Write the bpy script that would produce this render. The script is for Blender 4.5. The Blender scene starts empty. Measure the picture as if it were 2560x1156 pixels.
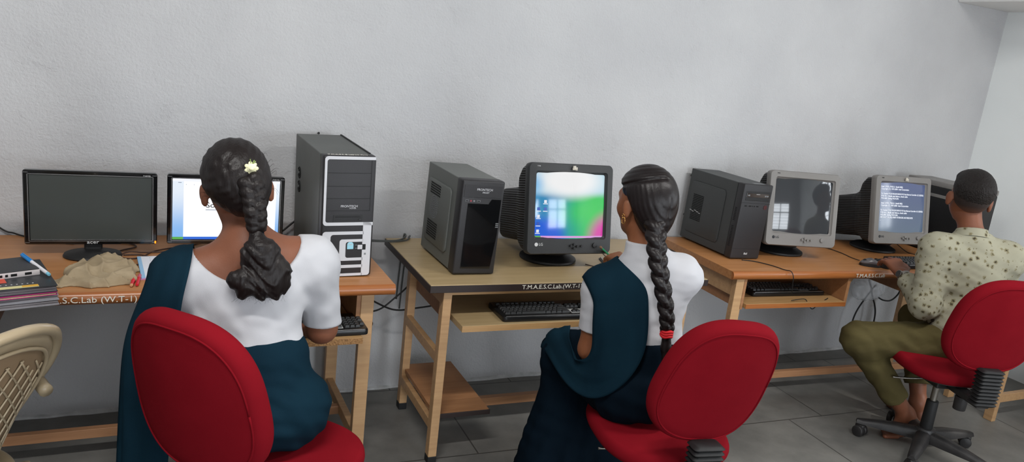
import bpy, bmesh, math, random
import numpy as np
from mathutils import Vector, Matrix, Euler

random.seed(7)
PI = math.pi
COL = bpy.context.scene.collection


def lin(c):
    return tuple((x / 12.92 if x <= 0.04045 else ((x + 0.055) / 1.055) ** 2.4) for x in [v / 255.0 for v in c]) + (1.0,)


# ------------------------------------------------------------------ materials
def mat(name, rgb, rough=0.5, metal=0.0, spec=0.5, var=None, bump=None, coat=0.0, sheen=0.0, alpha=1.0,
        emit=None, emit_s=0.0, stretch=(1, 1, 1), trans=0.0, ior=1.45):
    """Principled material; var=(scale, rgb2, contrast), bump=(scale, strength, detail) use object-space noise."""
    m = bpy.data.materials.new(name)
    m.use_nodes = True
    nt = m.node_tree
    b = nt.nodes['Principled BSDF']
    b.inputs['Base Color'].default_value = lin(rgb)
    b.inputs['Roughness'].default_value = rough
    b.inputs['Metallic'].default_value = metal
    b.inputs['Specular IOR Level'].default_value = spec
    b.inputs['Coat Weight'].default_value = coat
    b.inputs['Sheen Weight'].default_value = sheen
    b.inputs['Alpha'].default_value = alpha
    b.inputs['Transmission Weight'].default_value = trans
    b.inputs['IOR'].default_value = ior
    if emit:
        b.inputs['Emission Color'].default_value = lin(emit)
        b.inputs['Emission Strength'].default_value = emit_s
    if var or bump:
        tc = nt.nodes.new('ShaderNodeTexCoord')
        mp = nt.nodes.new('ShaderNodeMapping')
        mp.inputs['Scale'].default_value = stretch
        nt.links.new(tc.outputs['Object'], mp.inputs['Vector'])
    if var:
        n = nt.nodes.new('ShaderNodeTexNoise')
        n.inputs['Scale'].default_value = var[0]
        n.inputs['Detail'].default_value = 5
        nt.links.new(mp.outputs[0], n.inputs['Vector'])
        r = nt.nodes.new('ShaderNodeValToRGB')
        w = 0.5 * (1 - var[2])
        r.color_ramp.elements[0].position = 0.5 - 0.5 * w
        r.color_ramp.elements[1].position = 0.5 + 0.5 * w
        r.color_ramp.elements[0].color = lin(rgb)
        r.color_ramp.elements[1].color = lin(var[1])
        nt.links.new(n.outputs['Fac'], r.inputs['Fac'])
        nt.links.new(r.outputs['Color'], b.inputs['Base Color'])
    if bump:
        n2 = nt.nodes.new('ShaderNodeTexNoise')
        n2.inputs['Scale'].default_value = bump[0]
        n2.inputs['Detail'].default_value = bump[2]
        nt.links.new(mp.outputs[0], n2.inputs['Vector'])
        bp = nt.nodes.new('ShaderNodeBump')
        bp.inputs['Strength'].default_value = bump[1]
        bp.inputs['Distance'].default_value = 0.01
        nt.links.new(n2.outputs['Fac'], bp.inputs['Height'])
        nt.links.new(bp.outputs['Normal'], b.inputs['Normal'])
    return m


def emission(name, rgb, s):
    return mat(name, (10, 10, 10), 0.3, emit=rgb, emit_s=s)


# ------------------------------------------------------------------ objects
def obj(name, data, mats, parent=None, loc=None, rot=None, smooth=None, kind=None, label=None):
    """Link ONE mesh object; data is a bmesh or a mesh."""
    if isinstance(data, bmesh.types.BMesh):
        me = bpy.data.meshes.new(name)
        data.normal_update()
        data.to_mesh(me)
        data.free()
    else:
        me = data
    if not isinstance(mats, (list, tuple)):
        mats = [mats]
    if not me.materials:
        for m in mats:
            me.materials.append(m)
    if smooth is not None:
        if smooth is True:
            me.shade_smooth()
        else:
            me.shade_smooth()
            me.set_sharp_from_angle(angle=math.radians(smooth))
    o = bpy.data.objects.new(name, me)
    COL.objects.link(o)
    if parent is not None:
        o.parent = parent
    if loc is not None:
        o.location = loc
    if rot is not None:
        o.rotation_euler = rot
    if kind:
        o['kind'] = kind
    if label:
        o['label'] = label
    return o


def tag(o, label, cat, group=None):
    o['label'] = label
    o['category'] = cat
    if group:
        o['group'] = group
    return o


def thing(name, label, cat, loc=(0, 0, 0), rot=(0, 0, 0), group=None):
    o = bpy.data.objects.new(name, None)
    o.empty_display_size = 0.05
    COL.objects.link(o)
    o.location = loc
    o.rotation_euler = rot
    return tag(o, label, cat, group)


def pivot(name, parent, loc=(0, 0, 0), rot=(0, 0, 0)):
    o = bpy.data.objects.new(name, None)
    o.empty_display_size = 0.02
    COL.objects.link(o)
    o.parent = parent
    o.location = loc
    o.rotation_euler = rot
    return o


def copy_tree(root, loc, rz, label, group=None):
    r = root.copy()
    COL.objects.link(r)
    r.location = loc
    r.rotation_euler = (0, 0, rz)
    r['label'] = label
    if group:
        r['group'] = group

    def rec(src, dst):
        for ch in list(src.children):
            c = ch.copy()
            COL.objects.link(c)
            c.parent = dst
            rec(ch, c)
    rec(root, r)
    return r


# ------------------------------------------------------------------ mesh building
class MB:
    def __init__(s):
        s.bm = bmesh.new()

    def _fin(s, before, M=None, mi=0, bevel=0.0, seg=2):
        vs = [v for v in s.bm.verts if v not in before]
        if bevel > 0:
            es = list({e for v in vs for e in v.link_edges})
            bmesh.ops.bevel(s.bm, geom=es, offset=bevel, segments=seg, profile=0.5, affect='EDGES')
            vs = [v for v in s.bm.verts if v not in before]
        if M is not None:
            bmesh.ops.transform(s.bm, matrix=M, verts=vs)
        if mi:
            for f in {f for v in vs for f in v.link_faces}:
                f.material_index = mi
        return s

    def box(s, lo, hi, bevel=0.0, seg=2, M=None, mi=0):
        before = set(s.bm.verts)
        c = [(a + b) / 2 for a, b in zip(lo, hi)]
        d = [abs(b - a) for a, b in zip(lo, hi)]
        bmesh.ops.create_cube(s.bm, size=1, matrix=Matrix.Translation(c) @ Matrix.Diagonal((*d, 1)))
        return s._fin(before, M, mi, bevel, seg)

    def cyl(s, p0, p1, r0, r1=None, n=24, mi=0, bevel=0.0):
        r1 = r0 if r1 is None else r1
        before = set(s.bm.verts)
        p0, p1 = Vector(p0), Vector(p1)
        d = p1 - p0
        M = Matrix.Translation((p0 + p1) / 2) @ d.to_track_quat('Z', 'Y').to_matrix().to_4x4()
        bmesh.ops.create_cone(s.bm, cap_ends=True, segments=n, radius1=r0, radius2=r1, depth=d.length, matrix=M)
        return s._fin(before, None, mi, bevel)

    def ball(s, c, r, R=None, mi=0, u=20, v=12):
        before = set(s.bm.verts)
        if not isinstance(r, (tuple, list)):
            r = (r, r, r)
        M = Matrix.Translation(c) @ (R.to_4x4() if R else Matrix.Identity(4)) @ Matrix.Diagonal((*r, 1))
        bmesh.ops.create_uvsphere(s.bm, u_segments=u, v_segments=v, radius=1, matrix=M)
        return s._fin(before, None, mi)

    def prism(s, pts, z0, z1, M=None, mi=0, bevel=0.0, seg=2):
        """polygon in xy extruded z0..z1"""
        before = set(s.bm.verts)
        vs = [s.bm.verts.new((x, y, z0)) for x, y in pts]
        f = s.bm.faces.new(vs)
        r = bmesh.ops.extrude_face_region(s.bm, geom=[f])
        nv = [g for g in r['geom'] if isinstance(g, bmesh.types.BMVert)]
        for v in nv:
            v.co.z = z1
        bmesh.ops.recalc_face_normals(s.bm, faces=list({f for v in vs + nv for f in v.link_faces}))
        return s._fin(before, M, mi, bevel, seg)

    def rings(s, rings, cap=True, closed=False, M=None, mi=0):
        """loft a list of equal-length closed point rings"""
        before = set(s.bm.verts)
        R = [[s.bm.verts.new(p) for p in r] for r in rings]
        n = len(R[0])
        m = len(R)
        for i in range(m if closed else m - 1):
            a, b = R[i], R[(i + 1) % m]
            for j in range(n):
                s.bm.faces.new((a[j], a[(j + 1) % n], b[(j + 1) % n], b[j]))
        if cap and not closed:
            s.bm.faces.new(R[0][::-1])
            s.bm.faces.new(R[-1])
        bmesh.ops.recalc_face_normals(s.bm, faces=[f for f in s.bm.faces if any(v not in before for v in f.verts)])
        return s._fin(before, M, mi)

    def lathe(s, prof, n=32, M=None, mi=0, sx=1.0, sy=1.0):
        rings = [[(r * sx * math.cos(2 * PI * k / n), r * sy * math.sin(2 * PI * k / n), z) for k in range(n)] for r, z in prof]
        return s.rings(rings, True, False, M, mi)

    def tube(s, pts, r, n=8, mi=0, smooth=6, cap=True):
        P = [Vector(p) for p in pts]
        if smooth:
            P = catmull(P, smooth)
        rings = []
        up = Vector((0, 0, 1))
        prev = None
        for i, p in enumerate(P):
            t = (P[min(i + 1, len(P) - 1)] - P[max(i - 1, 0)])
            t = t.normalized() if t.length > 1e-9 else Vector((1, 0, 0))
            if prev is None:
                a = t.cross(up)
                if a.length < 1e-3:
                    a = t.cross(Vector((1, 0, 0)))
            else:
                a = prev - t * prev.dot(t)
            a.normalize()
            prev = a
            b = t.cross(a)
            rr = r(i / max(1, len(P) - 1)) if callable(r) else r
            rings.append([p + (a * math.cos(2 * PI * k / n) + b * math.sin(2 * PI * k / n)) * rr for k in range(n)])
        return s.rings(rings, cap, False, None, mi)


def catmull(P, k):
    out = []
    for i in range(len(P) - 1):
        p0, p1, p2, p3 = P[max(i - 1, 0)], P[i], P[i + 1], P[min(i + 2, len(P) - 1)]
        for j in range(k):
            t = j / k
            out.append(0.5 * ((2 * p1) + (p2 - p0) * t + (2 * p0 - 5 * p1 + 4 * p2 - p3) * t * t + (3 * p1 - p0 - 3 * p2 + p3) * t ** 3))
    out.append(P[-1].copy())
    return out


def rrect(w, h, r, n=6, cx=0.0, cy=0.0):
    """rounded rectangle outline, counter-clockwise"""
    if not isinstance(r, (tuple, list)):
        r = (r,) * 4
    pts = []
    for k, (sx, sy, a) in enumerate(((1, 1, 0), (-1, 1, PI / 2), (-1, -1, PI), (1, -1, 1.5 * PI))):
        q = max(r[k], 1e-5)
        ox, oy = cx + sx * (w / 2 - q), cy + sy * (h / 2 - q)
        for i in range(n + 1):
            t = a + PI / 2 * i / n
            pts.append((ox + q * math.cos(t), oy + q * math.sin(t)))
    return pts


FRONT = Matrix(((1, 0, 0, 0), (0, 0, -1, 0), (0, 1, 0, 0), (0, 0, 0, 1)))      # xy plane -> xz plane, z -> -y


def text_mesh(s, size, extrude=0.0006, align='LEFT', font_w=1.0, bold=0.0):
    cu = bpy.data.curves.new('lettering', 'FONT')
    cu.body = s
    cu.size = size
    cu.extrude = extrude
    cu.offset = bold
    cu.align_x = align
    cu.align_y = 'CENTER'
    cu.resolution_u = 3
    o = bpy.data.objects.new('lettering', cu)
    COL.objects.link(o)
    dg = bpy.context.evaluated_depsgraph_get()
    me = bpy.data.meshes.new_from_object(o.evaluated_get(dg))
    bpy.data.objects.remove(o)
    bpy.data.curves.remove(cu)
    if font_w != 1.0:
        me.transform(Matrix.Diagonal((font_w, 1, 1, 1)))
    me.materials.clear()
    return me


def text(name, s, size, m, parent, M, align='LEFT', font_w=1.0, bold=0.0, extrude=0.0006):
    me = text_mesh(s, size, extrude, align, font_w, bold)
    me.transform(M)
    return obj(name, me, m, parent)


# ------------------------------------------------------------------ implicit surfaces (for bodies, clothes, hair)
class Field:
    def __init__(s, lo, hi, h):
        s.h = h
        s.lo = np.array(lo, float)
        s.n = np.ceil((np.array(hi) - s.lo) / h).astype(int) + 1
        s.ax = [(s.lo[i] + h * np.arange(s.n[i])).astype(np.float32) for i in range(3)]
        s.F = np.full(s.n, 0.06, np.float32)

    def sub(s, lo, hi):
        a = np.clip(np.floor((np.array(lo) - s.lo) / s.h).astype(int), 0, s.n)
        b = np.clip(np.ceil((np.array(hi) - s.lo) / s.h).astype(int) + 1, 0, s.n)
        return tuple(slice(x, y) for x, y in zip(a, b))

    def grid(s, sl=None):
        sl = sl or (slice(None),) * 3
        return (s.ax[0][sl[0]][:, None, None], s.ax[1][sl[1]][None, :, None], s.ax[2][sl[2]][None, None, :])

    def _merge(s, sl, d, k):
        A = s.F[sl]
        if k > 0:
            hh = np.maximum(k - np.abs(A - d), 0) / k
            s.F[sl] = np.minimum(A, d) - hh * hh * k * 0.25
        else:
            s.F[sl] = np.minimum(A, d)

    def cap(s, a, b, ra, rb, k):
        a, b = np.array(a, float), np.array(b, float)
        m = max(ra, rb) + 0.06
        sl = s.sub(np.minimum(a, b) - m, np.maximum(a, b) + m)
        X, Y, Z = s.grid(sl)
        ba = b - a
        L = max(ba @ ba, 1e-12)
        t = np.clip(((X - a[0]) * ba[0] + (Y - a[1]) * ba[1] + (Z - a[2]) * ba[2]) / L, 0, 1)
        d = np.sqrt((X - a[0] - t * ba[0]) ** 2 + (Y - a[1] - t * ba[1]) ** 2 + (Z - a[2] - t * ba[2]) ** 2) - (ra + (rb - ra) * t)
        s._merge(sl, d, k)

    def ell(s, c, r, R, k):
        c = np.array(c, float)
        r = np.array(r, float)
        m = r.max() + 0.06
        sl = s.sub(c - m, c + m)
        X, Y, Z = s.grid(sl)
        R = np.eye(3) if R is None else np.array(R, float)
        q = [(X - c[0]) * R[0, i] + (Y - c[1]) * R[1, i] + (Z - c[2]) * R[2, i] for i in range(3)]
        k0 = np.sqrt(sum((q[i] / r[i]) ** 2 for i in range(3)))
        k1 = np.sqrt(sum((q[i] / r[i] ** 2) ** 2 for i in range(3))) + 1e-9
        s._merge(sl, k0 * (k0 - 1) / k1, k)

    def fru(s, c0, r0, c1, r1, k):
        """upright frustum with elliptical sections; c0 lower centre"""
        m = max(*r0, *r1) + 0.06
        sl = s.sub((min(c0[0], c1[0]) - m, min(c0[1], c1[1]) - m, c0[2] - 0.06), (max(c0[0], c1[0]) + m, max(c0[1], c1[1]) + m, c1[2] + 0.06))
        X, Y, Z = s.grid(sl)
        t = np.clip((Z - c0[2]) / (c1[2] - c0[2]), 0, 1)
        L = lambda a, b: a + (b - a) * t
        rx, ry = L(r0[0], r1[0]), L(r0[1], r1[1])
        q = np.sqrt(((X - L(c0[0], c1[0])) / rx) ** 2 + ((Y - L(c0[1], c1[1])) / ry) ** 2)
        d = (q - 1) * np.minimum(rx, ry)
        d = np.maximum(d, np.maximum(c0[2] - Z, Z - c1[2]))
        s._merge(sl, d, k)

    def add(s, prims, off=0.0):
        for p in prims:
            if p[0] == 'cap':
                s.cap(p[1], p[2], p[3] + off, p[4] + off, p[5])
            elif p[0] == 'ell':
                s.ell(p[1], [x + off for x in p[2]], p[3], p[4])
            else:
                s.fru(p[1], [x + off for x in p[2]], p[3], [x + off for x in p[4]], p[5])
        return s

    def clip(s, fn):
        s.F = np.maximum(s.F, fn(*s.grid()).astype(np.float32))
        return s

    def push(s, fn):
        s.F = s.F + fn(*s.grid()).astype(np.float32)
        return s

    def mesh(s, name, smooth=1, origin=(0, 0, 0)):
        F = s.F
        F = np.pad(F, 1, constant_values=0.06)
        lo = s.lo - s.h
        ins = F < 0
        nx, ny, nz = F.shape
        cnt = np.zeros((nx - 1, ny - 1, nz - 1), np.int8)
        acc = np.zeros((nx - 1, ny - 1, nz - 1, 3), np.float32)
        quads = []
        cross = []
        for ax in range(3):
            a = [slice(None)] * 3
            b = [slice(None)] * 3
            a[ax] = slice(0, -1)
            b[ax] = slice(1, None)
            ia = ins[tuple(a)]
            idx = np.argwhere(ia != ins[tuple(b)])
            f0 = F[tuple(a)][tuple(idx.T)]
            f1 = F[tuple(b)][tuple(idx.T)]
            t = f0 / (f0 - f1)
            pos = idx.astype(np.float32)
            pos[:, ax] += t
            o1, o2 = [(1, 2), (2, 0), (0, 1)][ax]
            flip = ia[tuple(idx.T)]
            cells = []
            for d1, d2 in ((-1, -1), (0, -1), (0, 0), (-1, 0)):
                c = idx.copy()
                c[:, o1] += d1
                c[:, o2] += d2
                c = np.clip(c, 0, np.array(cnt.shape) - 1)
                cells.append(c)
                np.add.at(cnt, tuple(c.T), 1)
                np.add.at(acc, tuple(c.T), pos)
            cross.append((cells, flip))
        vid = np.full(cnt.shape, -1, np.int64)
        where = np.argwhere(cnt > 0)
        vid[tuple(where.T)] = np.arange(len(where))
        V = acc[tuple(where.T)] / cnt[tuple(where.T)][:, None]
        for cells, flip in cross:
            q = np.stack([vid[tuple(c.T)] for c in cells], 1)
            q[~flip] = q[~flip][:, ::-1]
            quads.append(q)
        Q = np.concatenate(quads)
        V = V * s.h + lo
        for _ in range(smooth):
            S = np.zeros_like(V)
            C = np.zeros(len(V))
            for i in range(4):
                a, b = Q[:, i], Q[:, (i + 1) % 4]
                np.add.at(S, a, V[b])
                np.add.at(C, a, 1)
                np.add.at(S, b, V[a])
                np.add.at(C, b, 1)
            V = 0.45 * V + 0.55 * S / np.maximum(C, 1)[:, None]
        V = V - np.array(origin)
        me = bpy.data.meshes.new(name)
        me.vertices.add(len(V))
        me.vertices.foreach_set('co', V.astype(np.float32).ravel())
        me.loops.add(Q.size)
        me.loops.foreach_set('vertex_index', Q.astype(np.int32).ravel())
        me.polygons.add(len(Q))
        me.polygons.foreach_set('loop_start', np.arange(0, Q.size, 4, dtype=np.int32))
        me.polygons.foreach_set('loop_total', np.full(len(Q), 4, np.int32))
        me.update(calc_edges=True)
        me.validate()
        me.shade_smooth()
        return me


def folds(seed, scale, amp, dirs, n=5):
    """smooth wavy displacement (sum of sines) with the given rough wave directions"""
    rg = np.random.RandomState(seed)
    K = []
    for i in range(n):
        d = np.array(dirs[i % len(dirs)], float) + rg.normal(0, 0.35, 3)
        d = d / np.linalg.norm(d) * 2 * PI / scale * rg.uniform(0.7, 1.5)
        w = rg.normal(0, 1, 3)
        w = w / np.linalg.norm(w) * 2 * PI / (scale * 2.6)
        K.append((d, rg.uniform(0, 6.28), w, rg.uniform(0, 6.28)))

    def fn(X, Y, Z):
        s = 0
        for d, ph, w, p2 in K:
            s = s + np.sin(X * d[0] + Y * d[1] + Z * d[2] + ph) * (0.6 + 0.4 * np.sin(X * w[0] + Y * w[1] + Z * w[2] + p2))
        return s * amp / math.sqrt(n)
    return fn


def bounds(prims, m=0.03):
    lo = np.full(3, 1e9)
    hi = -lo
    for p in prims:
        if p[0] == 'cap':
            r = max(p[3], p[4])
            P = [np.array(p[1]) - r, np.array(p[2]) - r, np.array(p[1]) + r, np.array(p[2]) + r]
        elif p[0] == 'ell':
            r = max(p[2])
            P = [np.array(p[1]) - r, np.array(p[1]) + r]
        else:
            r = np.array([max(p[2][0], p[4][0]), max(p[2][1], p[4][1]), 0])
            P = [np.array(p[1]) - r, np.array(p[3]) + r, np.array(p[1]) + r, np.array(p[3]) - r]
        for q in P:
            lo = np.minimum(lo, q)
            hi = np.maximum(hi, q)
    return lo - m, hi + m


def sdf_points(prims, P, off=0.0):
    """distance of points to the smooth union of cap/ell prims"""
    D = np.full(P.shape[:-1], 0.2)
    for p in prims:
        if p[0] == 'cap':
            a, b = np.array(p[1], float), np.array(p[2], float)
            ba = b - a
            t = np.clip(((P - a) @ ba) / max(ba @ ba, 1e-12), 0, 1)
            d = np.linalg.norm(P - a - t[..., None] * ba, axis=-1) - (p[3] + (p[4] - p[3]) * t) - off
        elif p[0] == 'ell':
            R = np.eye(3) if p[3] is None else np.array(p[3])
            r = np.array(p[2]) + off
            q = (P - np.array(p[1])) @ R
            k0 = np.linalg.norm(q / r, axis=-1)
            d = k0 * (k0 - 1) / (np.linalg.norm(q / r ** 2, axis=-1) + 1e-9)
        else:
            continue
        k = p[-1]
        if k > 0:
            h = np.maximum(k - np.abs(D - d), 0) / k
            D = np.minimum(D, d) - h * h * k * .25
        else:
            D = np.minimum(D, d)
    return D


def sheet(name, rows, m, parent, origin, thick=0.004, k=8, ripple=None, avoid=None):
    """cloth surface through rows of world points (smooth both ways), given real thickness"""
    R = [catmull([Vector(p) for p in r], k) for r in rows]
    cols = list(zip(*R))
    G = [catmull(list(c), k) for c in cols]           # G[col][row]
    nc, nr = len(G), len(G[0])
    P = np.array([[G[c][r][:] for c in range(nc)] for r in range(nr)])
    du = np.gradient(P, axis=1)
    dv = np.gradient(P, axis=0)
    N = np.cross(du, dv)
    N /= np.linalg.norm(N, axis=2, keepdims=True) + 1e-9
    if avoid:
        prims, off = avoid
        def push(P):
            d = sdf_points(prims, P, off)
            g = np.stack([sdf_points(prims, P + e, off) - d for e in np.eye(3) * 1e-3], -1)
            g /= np.linalg.norm(g, axis=-1, keepdims=True) + 1e-9
            return P + g * np.maximum(0, -d)[..., None] * .8

        def relax(P):
            Q = P.copy()
            Q[1:-1, 1:-1] = .5 * P[1:-1, 1:-1] + .125 * (P[2:, 1:-1] + P[:-2, 1:-1] + P[1:-1, 2:] + P[1:-1, :-2])
            for e in (0, -1):
                Q[1:-1, e] = .5 * P[1:-1, e] + .25 * (P[2:, e] + P[:-2, e])
                Q[e, 1:-1] = .5 * P[e, 1:-1] + .25 * (P[e, 2:] + P[e, :-2])
            return Q
        for _ in range(5):
            P = push(push(P))
            for _ in range(3):
                P = relax(P)
        P = push(push(P))
    du = np.gradient(P, axis=1)
    dv = np.gradient(P, axis=0)
    N = np.cross(du, dv)
    N /= np.linalg.norm(N, axis=2, keepdims=True) + 1e-9
    if ripple:
        u = np.linspace(0, 1, nc)[None, :]
        v = np.linspace(0, 1, nr)[:, None]
        P = P + N * ripple(u, v)[:, :, None]
    P -= np.array(origin)
    bm = bmesh.new()
    A = [[bm.verts.new(P[r, c] + N[r, c] * thick / 2) for c in range(nc)] for r in range(nr)]
    B = [[bm.verts.new(P[r, c] - N[r, c] * thick / 2) for c in range(nc)] for r in range(nr)]
    for r in range(nr - 1):
        for c in range(nc - 1):
            bm.faces.new((A[r][c], A[r][c + 1], A[r + 1][c + 1], A[r + 1][c]))
            bm.faces.new((B[r][c], B[r + 1][c], B[r + 1][c + 1], B[r][c + 1]))
    for r in range(nr - 1):
        bm.faces.new((A[r][0], A[r + 1][0], B[r + 1][0], B[r][0]))
        bm.faces.new((A[r][-1], B[r][-1], B[r + 1][-1], A[r + 1][-1]))
    for c in range(nc - 1):
        bm.faces.new((A[0][c], B[0][c], B[0][c + 1], A[0][c + 1]))
        bm.faces.new((A[-1][c], A[-1][c + 1], B[-1][c + 1], B[-1][c]))
    bmesh.ops.recalc_face_normals(bm, faces=bm.faces)
    return obj(name, bm, m, parent, smooth=True)
# ================================================================== camera
def make_camera():
    yaw, pitch, roll, f = 0.456377687, 0.231979157, 0.117107984, 1905.56
    fwd = Vector((math.sin(yaw) * math.cos(pitch), math.cos(yaw) * math.cos(pitch), -math.sin(pitch)))
    right = Vector((math.cos(yaw), -math.sin(yaw), 0))
    up = right.cross(fwd)
    r = right * math.cos(roll) + up * math.sin(roll)
    u = up * math.cos(roll) - right * math.sin(roll)
    cam = bpy.data.cameras.new('camera')
    cam.sensor_fit = 'HORIZONTAL'
    cam.sensor_width = 36.0
    cam.lens = f / 2560 * 36
    cam.clip_start = 0.02
    o = bpy.data.objects.new('camera', cam)
    COL.objects.link(o)
    M = Matrix.Identity(4)
    for i in range(3):
        M[i][0], M[i][1], M[i][2] = r[i], u[i], -fwd[i]
    M.translation = (0, -3.2111, 1.6142)
    o.matrix_world = M
    bpy.context.scene.camera = o


make_camera()
sc = bpy.context.scene
sc.view_settings.view_transform = 'Standard'
sc.view_settings.look = 'None'
sc.view_settings.exposure = 0.0
sc.cycles.max_bounces = 6
sc.cycles.diffuse_bounces = 4
sc.cycles.use_denoising = True

# ================================================================== setting
def plaster(name, rgb, rgb2, strength=0.55):
    m = bpy.data.materials.new(name)
    m.use_nodes = True
    nt = m.node_tree
    b = nt.nodes['Principled BSDF']
    b.inputs['Roughness'].default_value = 0.6
    b.inputs['Specular IOR Level'].default_value = 0.35
    tc = nt.nodes.new('ShaderNodeTexCoord')

    def noise(scale, detail, rough=0.5):
        n = nt.nodes.new('ShaderNodeTexNoise')
        n.inputs['Scale'].default_value = scale
        n.inputs['Detail'].default_value = detail
        n.inputs['Roughness'].default_value = rough
        nt.links.new(tc.outputs['Object'], n.inputs['Vector'])
        return n
    big = noise(1.3, 4)
    r = nt.nodes.new('ShaderNodeValToRGB')
    r.color_ramp.elements[0].position = 0.35
    r.color_ramp.elements[1].position = 0.68
    r.color_ramp.elements[0].color = lin(rgb)
    r.color_ramp.elements[1].color = lin(rgb2)
    nt.links.new(big.outputs['Fac'], r.inputs['Fac'])
    nt.links.new(r.outputs['Color'], b.inputs['Base Color'])
    fine = noise(105, 3, 0.55)
    mid = noise(24, 6, 0.6)
    blob = noise(7, 8, 0.65)
    rr = nt.nodes.new('ShaderNodeValToRGB')
    rr.color_ramp.elements[0].position = 0.60
    rr.color_ramp.elements[1].position = 0.72
    nt.links.new(blob.outputs['Fac'], rr.inputs['Fac'])
    m1 = nt.nodes.new('ShaderNodeMath')
    m1.operation = 'MULTIPLY_ADD'
    m1.inputs[1].default_value = 0.55
    nt.links.new(fine.outputs['Fac'], m1.inputs[0])
    nt.links.new(mid.outputs['Fac'], m1.inputs[2])
    m2 = nt.nodes.new('ShaderNodeMath')
    m2.operation = 'MULTIPLY_ADD'
    m2.inputs[1].default_value = 0.5
    nt.links.new(rr.outputs['Color'], m2.inputs[0])
    nt.links.new(m1.outputs[0], m2.inputs[2])
    bp = nt.nodes.new('ShaderNodeBump')
    bp.inputs['Strength'].default_value = strength
    bp.inputs['Distance'].default_value = 0.008
    nt.links.new(m2.outputs[0], bp.inputs['Height'])
    nt.links.new(bp.outputs['Normal'], b.inputs['Normal'])
    return m


MAT = {}
MAT['wall'] = plaster('wall_plaster', (184, 184, 186), (198, 198, 199), 0.62)
MAT['wall_lit'] = plaster('lit_wall_plaster', (240, 244, 243), (246, 249, 248), 0.12)  # right wall coloured paler to imitate the stronger light falling on it
MAT['ceiling'] = mat('ceiling_paint', (225, 225, 222), 0.8)


def floor_mat():
    m = bpy.data.materials.new('stone_floor')
    m.use_nodes = True
    nt = m.node_tree
    b = nt.nodes['Principled BSDF']
    tc = nt.nodes.new('ShaderNodeTexCoord')
    n = nt.nodes.new('ShaderNodeTexNoise')
    n.inputs['Scale'].default_value = 3.5
    n.inputs['Detail'].default_value = 9
    n.inputs['Roughness'].default_value = 0.62
    nt.links.new(tc.outputs['Object'], n.inputs['Vector'])
    r = nt.nodes.new('ShaderNodeValToRGB')
    r.color_ramp.elements[0].position = 0.3
    r.color_ramp.elements[1].position = 0.75
    r.color_ramp.elements[0].color = lin((92, 91, 88))
    r.color_ramp.elements[1].color = lin((128, 126, 121))
    nt.links.new(n.outputs['Fac'], r.inputs['Fac'])
    mp = nt.nodes.new('ShaderNodeMapping')
    mp.inputs['Rotation'].default_value = (0, 0, math.radians(2))
    nt.links.new(tc.outputs['Object'], mp.inputs['Vector'])
    br = nt.nodes.new('ShaderNodeTexBrick')
    br.inputs['Scale'].default_value = 1.0
    br.inputs['Brick Width'].default_value = 0.62
    br.inputs['Row Height'].default_value = 0.62
    br.inputs['Mortar Size'].default_value = 0.004
    br.inputs['Mortar Smooth'].default_value = 0.4
    br.offset = 0.35
    nt.links.new(mp.outputs[0], br.inputs['Vector'])
    mix = nt.nodes.new('ShaderNodeMixRGB')
    mix.blend_type = 'MIX'
    nt.links.new(br.outputs['Fac'], mix.inputs['Fac'])
    nt.links.new(r.outputs['Color'], mix.inputs['Color1'])
    mix.inputs['Color2'].default_value = lin((62, 60, 57))
    nt.links.new(mix.outputs['Color'], b.inputs['Base Color'])
    b.inputs['Roughness'].default_value = 0.5
    bp = nt.nodes.new('ShaderNodeBump')
    bp.inputs['Strength'].default_value = 0.15
    bp.inputs['Distance'].default_value = 0.01
    nt.links.new(n.outputs['Fac'], bp.inputs['Height'])
    nt.links.new(bp.outputs['Normal'], b.inputs['Normal'])
    return m


MAT['floor'] = floor_mat()
XL, XR, YB, YF, ZC = -2.6, 4.81, 0.0, -5.6, 3.1
S = 'structure'
obj('floor', MB().box((XL - .2, YF - .2, -0.12), (XR + .2, YB + .2, 0)).bm, MAT['floor'], kind=S)
obj('ceiling', MB().box((XL - .2, YF - .2, ZC), (XR + .2, YB + .2, ZC + .12)).bm, MAT['ceiling'], kind=S)
obj('wall_back', MB().box((XL - .2, YB, 0), (XR + .2, YB + .2, ZC)).bm, MAT['wall'], kind=S)
obj('wall_left', MB().box((XL - .2, YF, 0), (XL, YB, ZC)).bm, MAT['wall'], kind=S)


def wall_with_holes(name, axis, at, thick, a0, a1, holes, m):
    """a wall along x (axis 0) or y (axis 1) with rectangular openings (a, b, z0, z1)"""
    mb = MB()
    cuts = sorted({a0, a1, *[h[0] for h in holes], *[h[1] for h in holes]})
    for p, q in zip(cuts, cuts[1:]):
        hs = [h for h in holes if h[0] <= p and h[1] >= q]
        zs = [(0, ZC)]
        for h in hs:
            zs = [(0, h[2]), (h[3], ZC)]
        for z0, z1 in zs:
            if z1 - z0 > 1e-4:
                if axis == 0:
                    mb.box((p, min(at, at + thick), z0), (q, max(at, at + thick), z1))
                else:
                    mb.box((min(at, at + thick), p, z0), (max(at, at + thick), q, z1))
    return obj(name, mb.bm, m, kind=S)


WIN_R = (-3.15, -2.15, 1.0, 2.15)
WIN_F = (3.1, 4.2, 1.0, 2.15)
WIN_F2 = (-0.9, 0.5, 1.0, 2.15)
DOOR_F = (1.75, 2.6, 0.0, 2.1)
wall_with_holes('wall_right', 1, XR, 0.2, YF, YB, [WIN_R], MAT['wall_lit'])
wall_with_holes('wall_front', 0, YF, -0.2, XL, XR, [WIN_F, WIN_F2, DOOR_F], MAT['wall'])
MAT['win_frame'] = mat('window_paint', (90, 95, 100), 0.5)


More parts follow.
